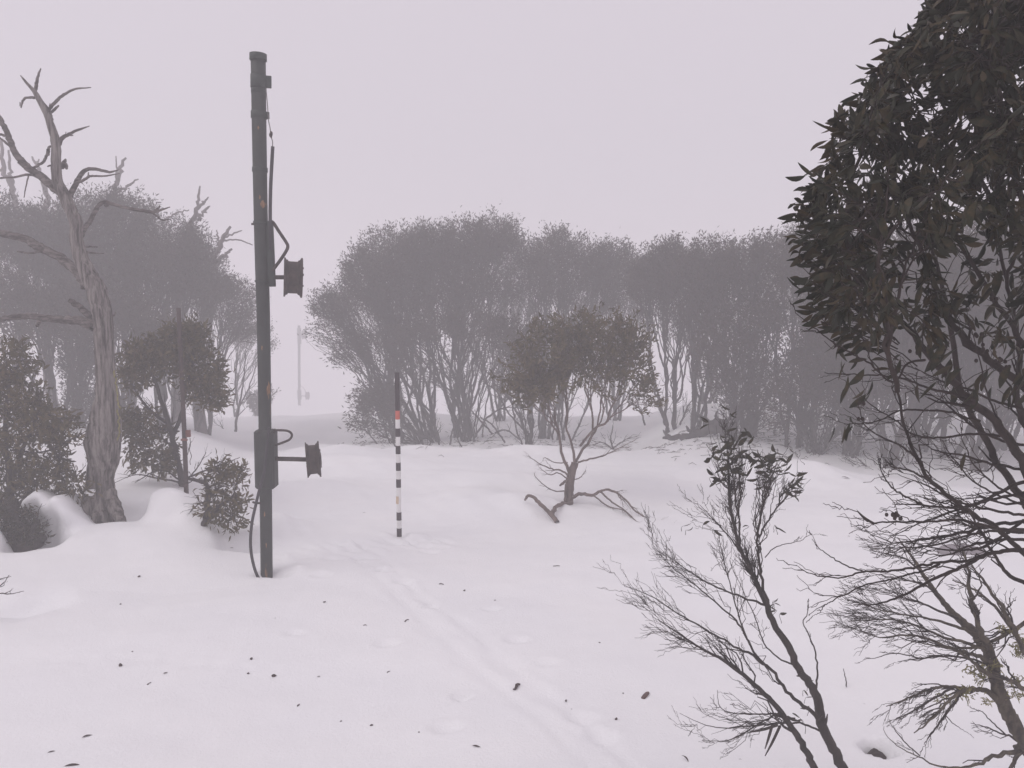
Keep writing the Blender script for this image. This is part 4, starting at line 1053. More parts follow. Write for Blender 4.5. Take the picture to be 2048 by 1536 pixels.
# ------------------------------------------------------------------ bare sapling at the bottom right
DA = 4.2
r_ = np.random.default_rng(101)
root_p = np.array([at(1700, 1536, DA)[0] + .12, DA - .08, 0.0]); root_p[2] = float(H(root_p[0], root_p[1])) - .05
sap = thing('sapling', root_p, 'slender dark gum sapling, mostly bare, with a few leaves at its top', 'tree')
stem_A = [(1720, 1660, 13), (1700, 1585, 12), (1685, 1536, 11.5), (1659, 1482, 11.5), (1643, 1445, 11.5), (1634, 1394, 10.5), (1615, 1361, 9.5), (1596, 1338, 9), (1582, 1300, 8.5), (1554, 1258, 7.5), (1540, 1230, 7), (1533, 1207, 6.5), (1517, 1174, 5.5), (1503, 1142, 5), (1480, 1095, 4.2), (1466, 1040, 3.6), (1459, 1000, 3.2), (1457, 950, 2.4), (1455, 890, 1.2)]
stem_B = [(1690, 1650, 9.5), (1655, 1585, 9), (1629, 1536, 8.5), (1606, 1492, 8), (1573, 1440, 7), (1536, 1394, 6), (1499, 1361, 5), (1452, 1324, 3.8), (1401, 1296, 2.6), (1359, 1268, 1.8), (1317, 1240, 1)]
limbs = [
    ('C', [(1637, 1440, 7), (1618, 1420, 6), (1596, 1403, 5.5), (1568, 1375, 5), (1545, 1342, 4.5), (1503, 1310, 4), (1466, 1291, 3.2), (1410, 1258, 2.6), (1354, 1226, 2), (1303, 1193, 1.4), (1247, 1170, .7)], 16, .42),
    ('D', [(1540, 1338, 4), (1520, 1320, 3.6), (1498, 1286, 3.2), (1475, 1244, 2.8), (1433, 1207, 2.2), (1390, 1170, 1.7), (1340, 1130, 1.2), (1308, 1092, .6)], 14, .38),
    ('E', [(1530, 1210, 4), (1510, 1203, 3.4), (1480, 1193, 2.8), (1424, 1170, 2.2), (1377, 1142, 1.6), (1326, 1104, .8)], 12, .34),
    ('F', [(1536, 1207, 5), (1526, 1175, 4.4), (1519, 1130, 4), (1516, 1070, 3.4), (1524, 1020, 2.6), (1540, 970, 2), (1554, 925, 1)], 18, .26),
    ('G', [(1518, 1075, 3), (1540, 1035, 2.6), (1558, 1010, 2.2), (1582, 983, 1.7), (1601, 945, .8)], 12, .22),
    ('H', [(1530, 1115, 1.6), (1545, 1098, 1.5), (1564, 1090, 1.3), (1601, 1081, 1), (1624, 1067, .6)], 4, .12),
    ('I', [(1632, 1392, 4), (1633, 1370, 3.2), (1634, 1324, 2.6), (1626, 1290, 2.2), (1615, 1263, 1.8), (1606, 1244, 1.6), (1615, 1228, 1.3), (1617, 1207, .7)], 4, .10),
    ('J', [(1640, 1462, 3.4), (1605, 1448, 3), (1565, 1446, 2.8), (1526, 1450, 2.6), (1490, 1452, 2.2), (1450, 1456, 1.6), (1410, 1450, 1.2), (1359, 1426, .6)], 16, .32),
    ('K', [(1570, 1432, 2.8), (1535, 1428, 2.4), (1490, 1428, 2), (1455, 1424, 1.5), (1437, 1408, 1.1), (1435, 1380, .6)], 6, .2),
    ('L', [(1500, 1138, 3), (1478, 1100, 2.4), (1455, 1070, 2), (1428, 1040, 1.5), (1400, 1010, .7)], 12, .26),
    ('N', [(1480, 1095, 2.6), (1470, 1050, 2.2), (1480, 1000, 1.7), (1478, 940, 1.2), (1484, 885, .6)], 11, .22),
    ('O', [(1500, 1290, 2.6), (1480, 1240, 2.2), (1466, 1190, 1.8), (1450, 1130, 1.3), (1435, 1060, .6)], 14, .28),
    ('P', [(1590, 1330, 3), (1560, 1318, 2.4), (1530, 1290, 2), (1512, 1240, 1.6), (1490, 1190, 1.2), (1472, 1150, .6)], 8, .25),
    ('Q', [(1560, 1425, 3.2), (1530, 1440, 2.6), (1490, 1465, 2), (1450, 1482, 1.4), (1405, 1480, .6)], 9, .24),
]
cs = []; tipE = []
A = limb(stem_A, DA - .05, DA + .1, n=90, wob=.12, rng=r_); A = (A[0], A[1] * .86); V, Fc = ridged(*A, 14, .05, r_); part('trunk', sap, V, Fc, M['darkbark'])
B = limb(stem_B, DA - .05, DA - .15, n=60, wob=.14, rng=r_); B = (B[0], B[1] * .88); V, Fc = ridged(*B, 12, .05, r_); part('trunk', sap, V, Fc, M['darkbark'])
LB = (-.25, 0, .35)
sprout(*B, r_, 18, .40, (14, 32), .35, 3, .10, (-.1, 0, .2), .5, cs, k=6)
sprout(*A, r_, 26, .30, (12, 32), .60, 3, .35, None, .4, cs, tipE, k=7)
for nm, S, n, l in limbs:
    P, R = limb(S, DA + r_.uniform(-.08, .08), DA + r_.uniform(-.25, .25), wob=.3, rng=r_)
    R = R * .68
    V, Fc = tubes([(P, R)], 8); part('branch', sap, V, Fc, M['darkbark'])
    sprout(P, R, r_, int(n * .8), l * 1.15, (10, 34), .12, 3, .14 if nm != 'J' else .02, (-.05, 0, .25), .5, cs, tipE if nm in 'FGN' else None, k=7)
for (u, v, du, dv) in [(1560, 1452, -30, 60), (1545, 1448, -15, 50), (1590, 1438, -40, -8), (1575, 1434, 25, 8), (1555, 1450, -60, 15), (1650, 1450, 5, -22), (1607, 1346, -14, 6), (1637, 1440, 12, -14)]:
    P, R = limb([(u, v, 3.2), (u + du * .5, v + dv * .5 + 2, 3), (u + du, v + dv, 1)], DA - .08, n=6); V, Fc = tubes([(P, R)], 6); part('bark_strip', sap, V, Fc, M['darkbark'])
V, Fc = tubes(cs, 5); part('branchwork', sap, V, Fc, M['darkbark'], kind='stuff')
pet = []
# leaves at the top of the sapling
def leaf_at(u, v, d, rng, du=None, size=.060):
    a = rng.uniform(-.9, .9) + (0 if (du if du is not None else rng.uniform(-1, 1)) > 0 else math.pi)
    dr = unit(np.array([math.cos(a), rng.uniform(-.7, .7), math.sin(a) * .9 + rng.normal(-.05, .3)]))
    sd_ = unit(np.cross(dr, unit(np.array([rng.normal(0, .9), -.6, rng.normal(.5, .6)]))))
    return at(u, v, d), dr, sd_, size * rng.uniform(.7, 1.2)
LF = []
lt = [[], [], [], []]
for _ in range(34): lt[0].append(at(r_.normal(1440, 18), r_.normal(905, 27), DA + r_.normal(.03, .07)))
for _ in range(34): lt[1].append(at(r_.normal(1476, 17), r_.normal(905, 27), DA + r_.normal(.03, .07)))
for _ in range(34): lt[2].append(at(r_.normal(1532, 20), r_.normal(925, 20), DA + r_.normal(.03, .07)))
for _ in range(14): lt[3].append(at(r_.normal(1580, 14), r_.normal(958, 16), DA + r_.normal(.03, .07)))
tw, te = [], []
for tips_, (u, v, u2, v2) in zip(lt, [(1462, 1020, 1458, 1000), (1480, 1095, 1476, 1060), (1518, 1075, 1522, 1045), (1558, 1010, 1568, 1000)]):
    p0 = at(u, v, DA + .05); grow(p0, unit(at(u2, v2, DA + .05) - p0), np.array(tips_), tw, te, r_, tf=(.08, .25), tip_r=.0014, lift=.5, wob=.02)
V, Fc = tubes(tw, 5); part('branchwork', sap, V, Fc, M['darkbark'], kind='stuff')
for (q_, d_, l_) in te:
    for _ in range(int(r_.integers(0, 4))):
        b0, d0, s0, z0 = leaf_at(0, 0, 4, r_); f = r_.uniform(0, .05)
        LF.append((q_ - d_ * f, unit(d0 + .25 * d_), s0, z0))
for (u, v) in [(1366, 1052), (1372, 1060), (1406, 1050), (1428, 1060), (1440, 1015), (1497, 1052), (1550, 1050), (1553, 1055), (1420, 955), (1587, 905), (1600, 918), (1545, 1205), (1552, 1222), (1560, 1228), (1548, 1208), (1612, 1395), (1618, 1412), (1616, 1370), (1605, 1440), (1600, 1436), (1608, 1380), (1556, 1260), (1546, 1202), (1540, 1212)]:
    LF.append(leaf_at(u, v, DA, r_, size=.05))
fr = [np.array([x[k] for x in LF]) for k in range(4)]
place_leaves(sap, *fr, M['leaf'], 'leaf', r_)
for b_, d_, s_, l_ in LF[-24:]:     # petioles down to the twigs below
    q = b_ + np.array([r_.normal(0, .015), r_.normal(0, .03), -r_.uniform(.02, .05)])
    pet.append((hermite(q, b_, UP, unit(d_ + UP), 5, .02, r_), np.linspace(.0016, .001, 5)))
V, Fc = tubes(pet, 4); part('leaf_stalk', sap, V, Fc, M['darkbark'], kind='stuff')

# ------------------------------------------------------------------ lichened tree at the right edge
DK = 3.7
r_ = np.random.default_rng(131)
rp = np.array([at(2120, 1600, DK)[0], DK, 0.0]); rp[2] = float(H(rp[0], DK)) - .05
mt = thing('lichened_tree', rp, 'bare crooked tree with pale lichen on its trunk, bottom right corner', 'tree')
A = limb([(2150, 1640, 20), (2100, 1560, 17), (2048, 1482, 15), (2025, 1440, 14.5), (2004, 1402, 14), (1993, 1360, 12.5), (1985, 1324, 12), (1972, 1295, 10.5), (1950, 1266, 9), (1917, 1237, 7.5), (1895, 1215, 6), (1875, 1190, 5), (1847, 1150, 4), (1830, 1122, 3), (1812, 1098, 1.8), (1795, 1075, .9)], DK, DK + .25, n=90, wob=.12, rng=r_)
V, Fc = ridged(*A, 16, .05, r_); part('trunk', mt, V, Fc, M['mossbark'])
cs = []
KL = [
    ([(1978, 1300, 7), (1967, 1275, 6), (1955, 1240, 5), (1946, 1205, 4.4), (1940, 1174, 3.6), (1934, 1129, 2.4), (1925, 1100, 1.2)], 12, .22, (-.5, 0, 0)),
    ([(1995, 1396, 8), (1980, 1386, 6.5), (1966, 1381, 5.5), (1945, 1379, 5), (1927, 1378, 5), (1905, 1374, 3.6), (1882, 1373, 3), (1860, 1379, 2.6), (1837, 1387, 2.2), (1805, 1401, 1.6), (1772, 1413, .7)], 14, .20, (-.3, 0, -.9)),
    ([(1930, 1378, 4), (1905, 1395, 3.2), (1880, 1420, 2.4), (1850, 1450, 1.6), (1828, 1466, 1)], 9, .16, (-.4, 0, -.5)), ([(1928, 1380, 3.4), (1905, 1410, 2.6), (1880, 1445, 2), (1855, 1478, 1.2)], 8, .14, (-.3, 0, -.5)),
    ([(1905, 1376, 2.6), (1870, 1395, 2), (1830, 1420, 1.6), (1790, 1440, .8)], 9, .15, (-.4, 0, -.3)),
    ([(1984, 1325, 5), (1955, 1312, 4.2), (1924, 1304, 3.6), (1885, 1290, 3), (1850, 1275, 2.4), (1800, 1270, 1.8), (1763, 1276, 1.2), (1720, 1262, .9), (1682, 1250, .5)], 16, .30, (-.3, 0, .15)),
    ([(1975, 1300, 4), (1930, 1285, 3.4), (1890, 1275, 2.8), (1840, 1255, 2.2), (1790, 1240, 1.6), (1735, 1240, 1.1), (1695, 1242, .5)], 16, .30, (-.3, 0, .2)),
    ([(1950, 1268, 3.6), (1910, 1252, 3), (1870, 1240, 2.4), (1825, 1232, 1.8), (1780, 1225, 1.2), (1715, 1205, .6)], 16, .28, (-.3, 0, .3)),
    ([(1915, 1236, 3), (1880, 1222, 2.4), (1840, 1205, 1.8), (1800, 1195, 1.2), (1740, 1182, .5)], 14, .26, (-.4, 0, .3)),
    ([(1880, 1197, 2.4), (1850, 1170, 2), (1815, 1160, 1.5), (1780, 1148, .8), (1742, 1150, .5)], 10, .2, (-.5, 0, .2)),
    ([(1843, 1146, 2), (1815, 1120, 1.6), (1785, 1110, 1.1), (1740, 1100, .5)], 10, .16, (-.5, 0, 0)),
    ([(2000, 1345, 3), (1950, 1320, 2.4), (1900, 1312, 2), (1840, 1317, 1.4), (1795, 1324, .6)], 6, .18, (-.4, 0, -.1)),
    ([(1836, 1316, 1.4), (1790, 1306, 1.1), (1755, 1315, .8), (1728, 1320, .4)], 3, .1, None),
    ([(2110, 1350, 7), (2070, 1320, 6), (2045, 1300, 5.5), (2030, 1265, 5), (2015, 1235, 4.4), (1995, 1200, 3.6), (1970, 1165, 2.6), (1941, 1125, 1.2)], 8, .22, None),
    ([(2030, 1270, 4), (2000, 1225, 3.2), (1970, 1195, 2.6), (1940, 1175, 2), (1905, 1160, 1)], 8, .2, None),
    ([(2090, 1225, 4), (2048, 1245, 4), (2005, 1272, 3.6), (1960, 1290, 3), (1910, 1297, 2.2), (1860, 1290, 1.4), (1810, 1280, .7)], 12, .25, (-.3, 0, .1)),
    ([(2090, 1400, 6), (2048, 1377, 5), (2010, 1358, 4.4), (1969, 1345, 4), (1940, 1320, 3), (1910, 1300, 2), (1870, 1290, .9)], 8, .2, None),
    ([(2080, 1480, 8), (2048, 1496, 7.5), (2020, 1505, 5), (1985, 1514, 4), (1950, 1530, 3), (1915, 1536, 2.2), (1870, 1530, 1.8), (1835, 1512, 1.4), (1800, 1495, 1), (1772, 1470, .7), (1768, 1452, .4)], 4, .14, None),
    ([(1840, 1512, 1.4), (1810, 1485, 1.2), (1790, 1460, .9), (1777, 1442, .5)], 2, .1, None),
    ([(2044, 1490, 3), (2025, 1475, 2.4), (2004, 1468, 1.8), (1975, 1455, 1.4), (1941, 1446, .6)], 4, .12, None), ([(2010, 1468, 1.6), (1985, 1445, 1.3), (1965, 1425, .9), (1955, 1420, .5)], 2, .1, None),
    ([(2046, 1496, 5), (2030, 1520, 4), (2015, 1550, 3)], 2, .1, None), ([(1890, 1430, 1), (1910, 1450, .8), (1935, 1465, .4)], 1, .05, None),
]
for S, n, l, bz in KL:
    P, R = limb(S, DK + r_.uniform(-.05, .1), DK + r_.uniform(-.2, .25), wob=.35, rng=r_)
    V, Fc = tubes([(P, R)], 8); part('branch', mt, V, Fc, M['mossbark'] if S[0][2] > 3.5 else M['darkbark'])
    sprout(P, R, r_, n, l, (14, 36), .15, 3, .0, bz, .55, cs, k=6)
V, Fc = tubes(cs, 5); part('branchwork', mt, V, Fc, M['darkbark'], kind='stuff')
mo = []
def tuft(u, v, d, n, s):
    for _ in range(n):
        p = at(u + r_.normal(0, s), v + r_.normal(0, s * .8), d + r_.normal(0, .02)); q = p + r_.normal(0, .012, 3) + np.array([0, 0, -.008])
        mo.append((np.linspace(p, q, 3), np.array([.0012, .003, .0008])))
for u, v, n, s in [(2040, 1300, 110, 9), (2046, 1280, 60, 6), (1962, 1350, 70, 10), (1945, 1340, 40, 8), (2030, 1360, 60, 8), (2036, 1385, 50, 9), (1930, 1384, 60, 9), (1885, 1395, 30, 8), (1968, 1335, 30, 6), (2024, 1262, 26, 5), (1975, 1400, 30, 6), (2004, 1256, 30, 5), (1990, 1330, 40, 10)]:
    tuft(u, v, DK + .02, n, s)
V, Fc = tubes(mo, 4); part('lichen', mt, V, Fc, M['moss'], kind='stuff')

# ------------------------------------------------------------------ big leafy gum close by on the right
r_ = np.random.default_rng(151)
DN = 2.35
rp = np.array([at(2330, 1500, 2.5)[0], 2.55, 0.0]); rp[2] = float(H(rp[0], rp[1])) - .05
ng = thing('large_gum', rp, 'big dark leafy gum close by on the right, its long bare branches sweeping left', 'tree')
NL = [  # traced limbs: path, side twigs, twig length
    ([(2320, 1420, 22), (2180, 1110, 18), (2110, 1010, 15), (2048, 929, 10), (1997, 848, 8.5), (1944, 806, 8), (1910, 765, 7.5), (1874, 729, 7), (1828, 669, 6), (1786, 623, 5), (1740, 570, 4), (1700, 510, 3), (1672, 440, 2)], 9, .22),
    ([(2280, 1320, 14), (2150, 1130, 11), (2048, 1003, 8), (1997, 929, 7), (1962, 866, 6.5), (1927, 792, 6), (1912, 740, 5.5), (1909, 694, 5.2), (1897, 630, 4.6), (1885, 578, 4), (1860, 480, 3), (1830, 380, 2)], 8, .22),
    ([(2200, 950, 12), (2110, 830, 10), (2048, 771, 8), (1990, 729, 7.4), (1934, 680, 7), (1892, 630, 6), (1874, 581, 5), (1850, 520, 4.4), (1810, 420, 3.2), (1770, 320, 2)], 6, .2),
    ([(2250, 1330, 9), (2120, 1180, 7), (2048, 1108, 5.5), (1997, 1059, 5), (1960, 1036, 4.8), (1927, 1017, 4.6), (1890, 985, 4.3), (1856, 957, 4), (1835, 918, 3.6), (1821, 887, 3.2), (1808, 845, 2.8), (1800, 806, 2.4), (1794, 770, 2), (1791, 730, 1)], 9, .25),
    ([(2140, 1000, 10), (2070, 900, 8), (2048, 848, 7), (2034, 785, 6), (2039, 729, 5), (2030, 640, 4), (2000, 500, 3), (1990, 380, 2)], 6, .2),
    ([(2200, 900, 12), (2130, 720, 10), (2090, 560, 8), (2050, 420, 6), (2010, 280, 4), (1980, 120, 2.4), (1960, 20, 1.2)], 6, .2),
    ([(2090, 560, 6), (2020, 450, 5), (1950, 340, 4), (1890, 220, 3), (1850, 120, 1.6)], 5, .2),
    ([(2048, 690, 6), (1990, 600, 5), (1940, 520, 4), (1890, 420, 3.2), (1830, 290, 2.2), (1790, 190, 1.2)], 5, .2),
    ([(1944, 806, 3.4), (1905, 788, 2.8), (1863, 778, 2.4), (1820, 762, 2), (1786, 752, 1.8), (1720, 750, 1.3), (1649, 745, .7)], 6, .12),
    ([(2000, 872, 3), (1960, 868, 2.6), (1927, 869, 2.4), (1880, 876, 2.2), (1839, 873, 2), (1815, 862, 1.8), (1797, 845, 1.6), (1770, 828, 1.3), (1737, 806, 1), (1712, 775, .6)], 6, .14),
    ([(1960, 842, 2.6), (1900, 825, 2.2), (1850, 820, 2), (1800, 822, 1.8), (1765, 838, 1.4), (1730, 847, 1.2), (1688, 848, .8)], 5, .14),
    ([(1850, 720, 2.6), (1815, 728, 2.2), (1786, 764, .1), (1786, 764, 1.8), (1737, 725, 1.8), (1700, 705, 1.5), (1663, 683, 1.3), (1630, 655, 1), (1596, 630, .6)], 5, .14),
    ([(1833, 915, 2.8), (1800, 890, 2), (1765, 875, 1.6), (1730, 850, 1.2), (1715, 800, .8)], 5, .16), ([(1880, 975, 2.4), (1830, 945, 2), (1790, 935, 1.5), (1770, 920, 1)], 4, .14),
    ([(1860, 1015, 2.2), (1815, 995, 2), (1785, 975, 1.6), (1765, 945, 1.2), (1756, 910, .6)], 4, .12),
    ([(2150, 1055, 6), (2048, 1045, 4), (1985, 1050, 3.6), (1924, 1066, 3.2), (1880, 1074, 2.6), (1837, 1080, 2), (1790, 1085, 1.4), (1745, 1070, .7)], 12, .24),
    ([(2160, 1080, 7), (2048, 1098, 5), (2010, 1102, 4.4), (1976, 1108, 4), (1934, 1129, 3.6), (1871, 1157, 3), (1826, 1181, 2.5), (1785, 1200, 2), (1753, 1209, 1.5), (1707, 1209, .8)], 9, .2),
    ([(1960, 1114, 3.4), (1934, 1122, 3.2), (1895, 1124, 3), (1854, 1129, 2.7), (1810, 1138, 2.4), (1767, 1143, 2.2), (1725, 1143, 2), (1690, 1154, 1.6), (1659, 1155, 1.3), (1620, 1147, 1), (1592, 1130, .5)], 5, .16),
    ([(1727, 1143, 1.7), (1690, 1130, 1.4), (1660, 1112, 1.1), (1636, 1095, .8), (1624, 1078, .5)], 2, .1),
    ([(1880, 1128, 2.4), (1854, 1140, 2.2), (1820, 1148, 2), (1784, 1159, 1.8), (1745, 1166, 1.7), (1714, 1176, 1.6), (1687, 1190, 1.4), (1660, 1192, 1), (1627, 1188, .5)], 4, .14), ([(1687, 1190, 1.3), (1665, 1202, 1.1), (1648, 1212, .9), (1640, 1225, .7), (1625, 1232, .4)], 3, .1),
    ([(2150, 1020, 6), (2080, 1055, 4.4), (2048, 1059, 4), (1987, 1056, 3.4), (1924, 1040, 3), (1870, 1042, 2.4), (1810, 1044, 2), (1749, 1045, 1.6), (1733, 1040, 1.3), (1715, 1025, 1), (1693, 1016, .6)], 10, .2),
    ([(2140, 970, 6), (2048, 965, 4), (2000, 985, 3.4), (1950, 1010, 3), (1900, 1016, 2.4), (1850, 1010, 1.8), (1785, 1008, .8)], 9, .22), ([(2048, 985, 3), (1980, 1000, 2.6), (1920, 1018, 2.2), (1870, 1035, 1.8), (1820, 1055, 1.2), (1775, 1078, .5)], 9, .2),
    ([(2048, 1065, 3), (1990, 1062, 2.6), (1930, 1072, 2.2), (1870, 1090, 1.8), (1815, 1095, 1.3), (1740, 1098, .6)], 9, .2), ([(2048, 1030, 3), (1980, 1020, 2.6), (1910, 1000, 2), (1850, 970, 1.4), (1810, 955, .6)], 9, .2),
    ([(2048, 940, 3), (1975, 925, 2.6), (1920, 910, 2), (1870, 900, 1.4), (1835, 880, .6)], 8, .2), ([(2048, 890, 3), (1985, 875, 2.6), (1930, 840, 2), (1880, 800, 1.4), (1840, 785, .6)], 8, .2),
    ([(2048, 1040, 3), (2000, 1075, 2.6), (1950, 1098, 2.2), (1900, 1100, 1.8), (1850, 1092, 1.2), (1790, 1075, .6)], 8, .2), ([(2100, 1110, 4), (2048, 1080, 3.4), (1990, 1082, 2.8), (1940, 1092, 2.2), (1890, 1110, 1.5), (1840, 1105, .6)], 8, .2),
    ([(2080, 1180, 4.5), (2020, 1150, 4), (1985, 1105, 3), (1960, 1060, 2.2), (1935, 1020, 1.2)], 6, .2),
    ([(2048, 1010, 2.4), (1995, 990, 2), (1945, 960, 1.6), (1905, 915, 1.2), (1885, 880, .6)], 6, .18), ([(2048, 820, 3), (1985, 800, 2.4), (1930, 775, 2), (1880, 760, 1.4), (1830, 735, .7)], 7, .18), ([(2048, 1000, 2.4), (1990, 970, 2), (1945, 925, 1.5), (1925, 880, 1.0), (1900, 840, .5)], 6, .18), ([(2048, 910, 2.6), (2010, 860, 2.2), (1975, 790, 1.7), (1960, 720, 1.2), (1940, 650, .7)], 6, .18),
]
cs = []; nd = []
for q, (S, n, l) in enumerate(NL):
    S = [s for s in S if s[2] > .2]
    dep = DN + (r_.uniform(-.25, .35) if q > 7 else r_.uniform(-.15, .3))
    P, R = limb(S, dep + (.12 if S[0][0] > 2100 else 0), dep + r_.uniform(-.2, .2), wob=.3, rng=r_, n=max(12, len(S) * 5))
    V, Fc = (ridged(P, R, 10, .05, r_) if S[0][2] > 7 else tubes([(P, R)], 8))
    part('branch' if q not in (0, 5) else 'trunk', ng, V, Fc, M['darkbark'])
    sprout(P, R, r_, n, l, (15, 45), .25, 2, .05, (-.35, 0, .0), .5, cs, k=6)
    if q < 8:
        for f in (.45, .55, .65, .75, .85, .95):
            i = int(f * (len(P) - 1)); nd.append((P[i], unit(P[i] - P[i - 2])))
# the stem that carries the limbs from the ground, out of the picture
P = hermite(rp, at(2320, 1420, DN + .2), UP, unit(np.array([-.3, 0, 1])), 14, 0, r_); V, Fc = ridged(P, np.linspace(.085, .04, 14), 12, .05, r_); part('trunk', ng, V, Fc, M['darkbark'])
P = hermite(rp + np.array([.05, .1, 0]), at(2200, 900, DN + .15), UP, unit(np.array([-.2, 0, 1])), 20, .005, r_); V, Fc = ridged(P, np.linspace(.065, .011, 20), 12, .05, r_); part('trunk', ng, V, Fc, M['darkbark'])
# leafy part: outline of the crown in the photograph, filled in depth
EDGE = [(-60, 1905), (0, 1868), (60, 1818), (120, 1762), (180, 1718), (240, 1672), (300, 1655), (350, 1630), (400, 1612), (450, 1612), (500, 1608), (560, 1612), (600, 1632), (660, 1665), (700, 1720), (740, 1800)]
ev = [e[0] for e in EDGE]; eu = [e[1] for e in EDGE]
T = []
while len(T) < 800:
    v = r_.uniform(-90, 690); e = np.interp(v, ev, eu)
    u = e + 8 + r_.uniform(0, 1) ** 1.15 * (2190 - e)
    dens = np.interp(v, [-90, 380, 500, 600, 690], [1, .95, .66, .34, .14])
    if v > 480 and u > 1800: dens *= .6
    if r_.uniform() > dens: continue
    q = at(u, v, DN + r_.normal(0, .22))
    if sum(math.sin(4.2 * k_ * (q @ w_) + f_) for w_, k_, f_ in TH) < -.75: continue      # holes in the crown
    T.append(q)
T = np.array(T)
N = np.array([n[0] for n in nd]); ND = np.array([n[1] for n in nd])
rel = T[:, None] - N[None]; dist = np.linalg.norm(rel, axis=-1)
cosv = (rel * ND[None]).sum(-1) / np.maximum(dist, 1e-6)
k = np.argmin(dist * (1.6 - .9 * cosv), 1)
ends = []
for j in range(len(nd)):
    if (k == j).any(): grow(nd[j][0], nd[j][1], T[k == j], cs, ends, r_, tip_r=.0016, tf=(.25, .5), lift=.1)
big, sm = split_curves(cs, .0055)
for c in big:
    V, Fc = tubes([c], 6); part('branch', ng, V, Fc, M['darkbark'])
V, Fc = tubes(sm, 5); part('branchwork', ng, V, Fc, M['darkbark'], kind='stuff')
fr = list(leaf_frames(ends, 11, r_, back=.12, spread_=.008, size=(.036, .058), droop=.45, along=.6, rad=.6))
extra = [leaf_at(u, v, DN, r_, du=-1, size=.065) for u, v in [(1600, 578), (1626, 622), (1700, 845), (1690, 852), (1668, 850), (1705, 852), (1712, 850), (1610, 352), (1640, 375), (1930, 905), (1755, 1048)]]
for x in (3, 4, 5, 6, 10):
    extra[x - 1] = (extra[x - 1][0], unit(np.array([r_.uniform(-.4, .1), 0, -1])), extra[x - 1][2], .06)
low_l = []
for _ in range(120):
    u, v = 2060 - 380 * r_.uniform() ** 1.4, r_.uniform(540, 790)
    low_l.append((at(u, v, DN + r_.normal(0, .15)), unit(np.array([r_.uniform(-.8, .2), r_.uniform(-.4, .4), -.8])), unit(r_.normal(size=3)), r_.uniform(.045, .075)))
for i, L in enumerate(low_l):
    s_ = unit(np.cross(L[1], L[2])); low_l[i] = (L[0], L[1], s_, L[3])
sprigs = []; sp_tw = []
for i in range(66):       # leafy sprigs that stand clear of the crown's outline
    v = r_.uniform(-20, 690) if i % 3 else r_.uniform(330, 680); e = np.interp(v, ev, eu)
    d_ = DN + r_.normal(0, .12); q1 = at(e + r_.uniform(-18, 30), v, d_); q0 = at(e + r_.uniform(90, 170), v + r_.uniform(20, 110), d_ + r_.normal(0, .05))
    if v < 150: q0 = at(e + r_.uniform(40, 120), v + r_.uniform(60, 140), d_)
    c_ = hermite(q0, q1, unit(q1 - q0 + UP * .1), unit(q1 - q0 + UP * r_.uniform(-.15, .1)), 8, .02, r_); sp_tw.append((c_, np.linspace(.0022, .0010, 8)))
    tg = unit(np.gradient(c_, axis=0)); m_ = int(r_.integers(6, 11))
    for j in range(m_):
        f = 2 + (5.0 * j / (m_ - 1)); k_ = int(min(f, 6)); w_ = f - k_
        b0 = c_[k_] * (1 - w_) + c_[k_ + 1] * w_
        pp_ = unit(np.cross(tg[k_], unit(r_.normal(size=3)))) * (1 if j % 2 else -1)
        dr_ = unit(tg[k_] * .7 + pp_ * .6 + np.array([-.25, 0, -.45]))
        sprigs.append((b0 + dr_ * .008, dr_, unit(np.cross(dr_, unit(np.array([r_.normal(0, .6), -1, r_.normal(0, .6)])))), r_.uniform(.038, .060)))
V, Fc = tubes(sp_tw, 5); part('branchwork', ng, V, Fc, M['darkbark'], kind='stuff')
for q in range(4):
    fr[q] = np.concatenate([fr[q], np.array([x[q] for x in extra + low_l + sprigs])])
place_leaves(ng, *fr, M['leaf'], 'leaf', r_)
# gum nuts
import bmesh
bm = bmesh.new(); bmesh.ops.create_icosphere(bm, subdivisions=2, radius=.0054)
NUT = bpy.data.meshes.new('gum_nut'); bm.to_mesh(NUT); bm.free(); NUT.materials.append(M['darkbark'])
for (u, v, n, s) in [(1965, 703, 9, 12), (1998, 720, 5, 8), (2015, 735, 4, 5), (1885, 690, 7, 12), (1783, 1037, 5, 10), (1796, 1031, 5, 6), (1722, 838, 3, 4), (1727, 805, 3, 4), (1990, 597, 4, 5), (1829, 708, 3, 6), (1955, 670, 3, 5)]:
    for _ in range(n):
        o = bpy.data.objects.new('gum_nut', NUT); COL.objects.link(o); o.parent = ng
        o.location = Vector(at(u + r_.normal(0, s), v + r_.normal(0, s * .6), DN - .02) - rp); o.scale = (1, 1, 1.2)

# ------------------------------------------------------------------ litter on the snow
r_ = np.random.default_rng(171)
tl = []
for _ in range(750):
    if r_.uniform() < .55: x_, y_ = r_.uniform(-4.6, 3.2), r_.normal(20.5, 1.5)
    else: x_, y_ = r_.uniform(3.0, 10.0), r_.normal(16.8, 1.3)
    a_ = r_.uniform(0, 6.28); L_ = r_.uniform(.05, .35); dxy = np.array([math.cos(a_), math.sin(a_)]) * L_ / 2
    P_ = np.array([[x_ - dxy[0], y_ - dxy[1], 0], [x_, y_, 0], [x_ + dxy[0], y_ + dxy[1], 0]]); tl.append(P_)
tl = np.array(tl); tl[..., 2] = H(tl[..., 0], tl[..., 1], False) + .012; tl[:, 1, 2] += r_.uniform(0, .04, len(tl))
V, Fc = tubes([(p, np.array([.004, .006, .003])) for p in tl], 4); part('twig_litter', None, V, Fc, M['litter'], kind='stuff')
def rest(V, u, v, lift=.003):
    g = ground_hit(u, v)
    V = V - np.array([V[:, 0].mean(), V[:, 1].mean(), V[:, 2].min()])
    V = V + np.array([g[0], g[1], 0])
    V[:, 2] += float(np.max(H(V[:, 0], V[:, 1]))) - lift
    return V
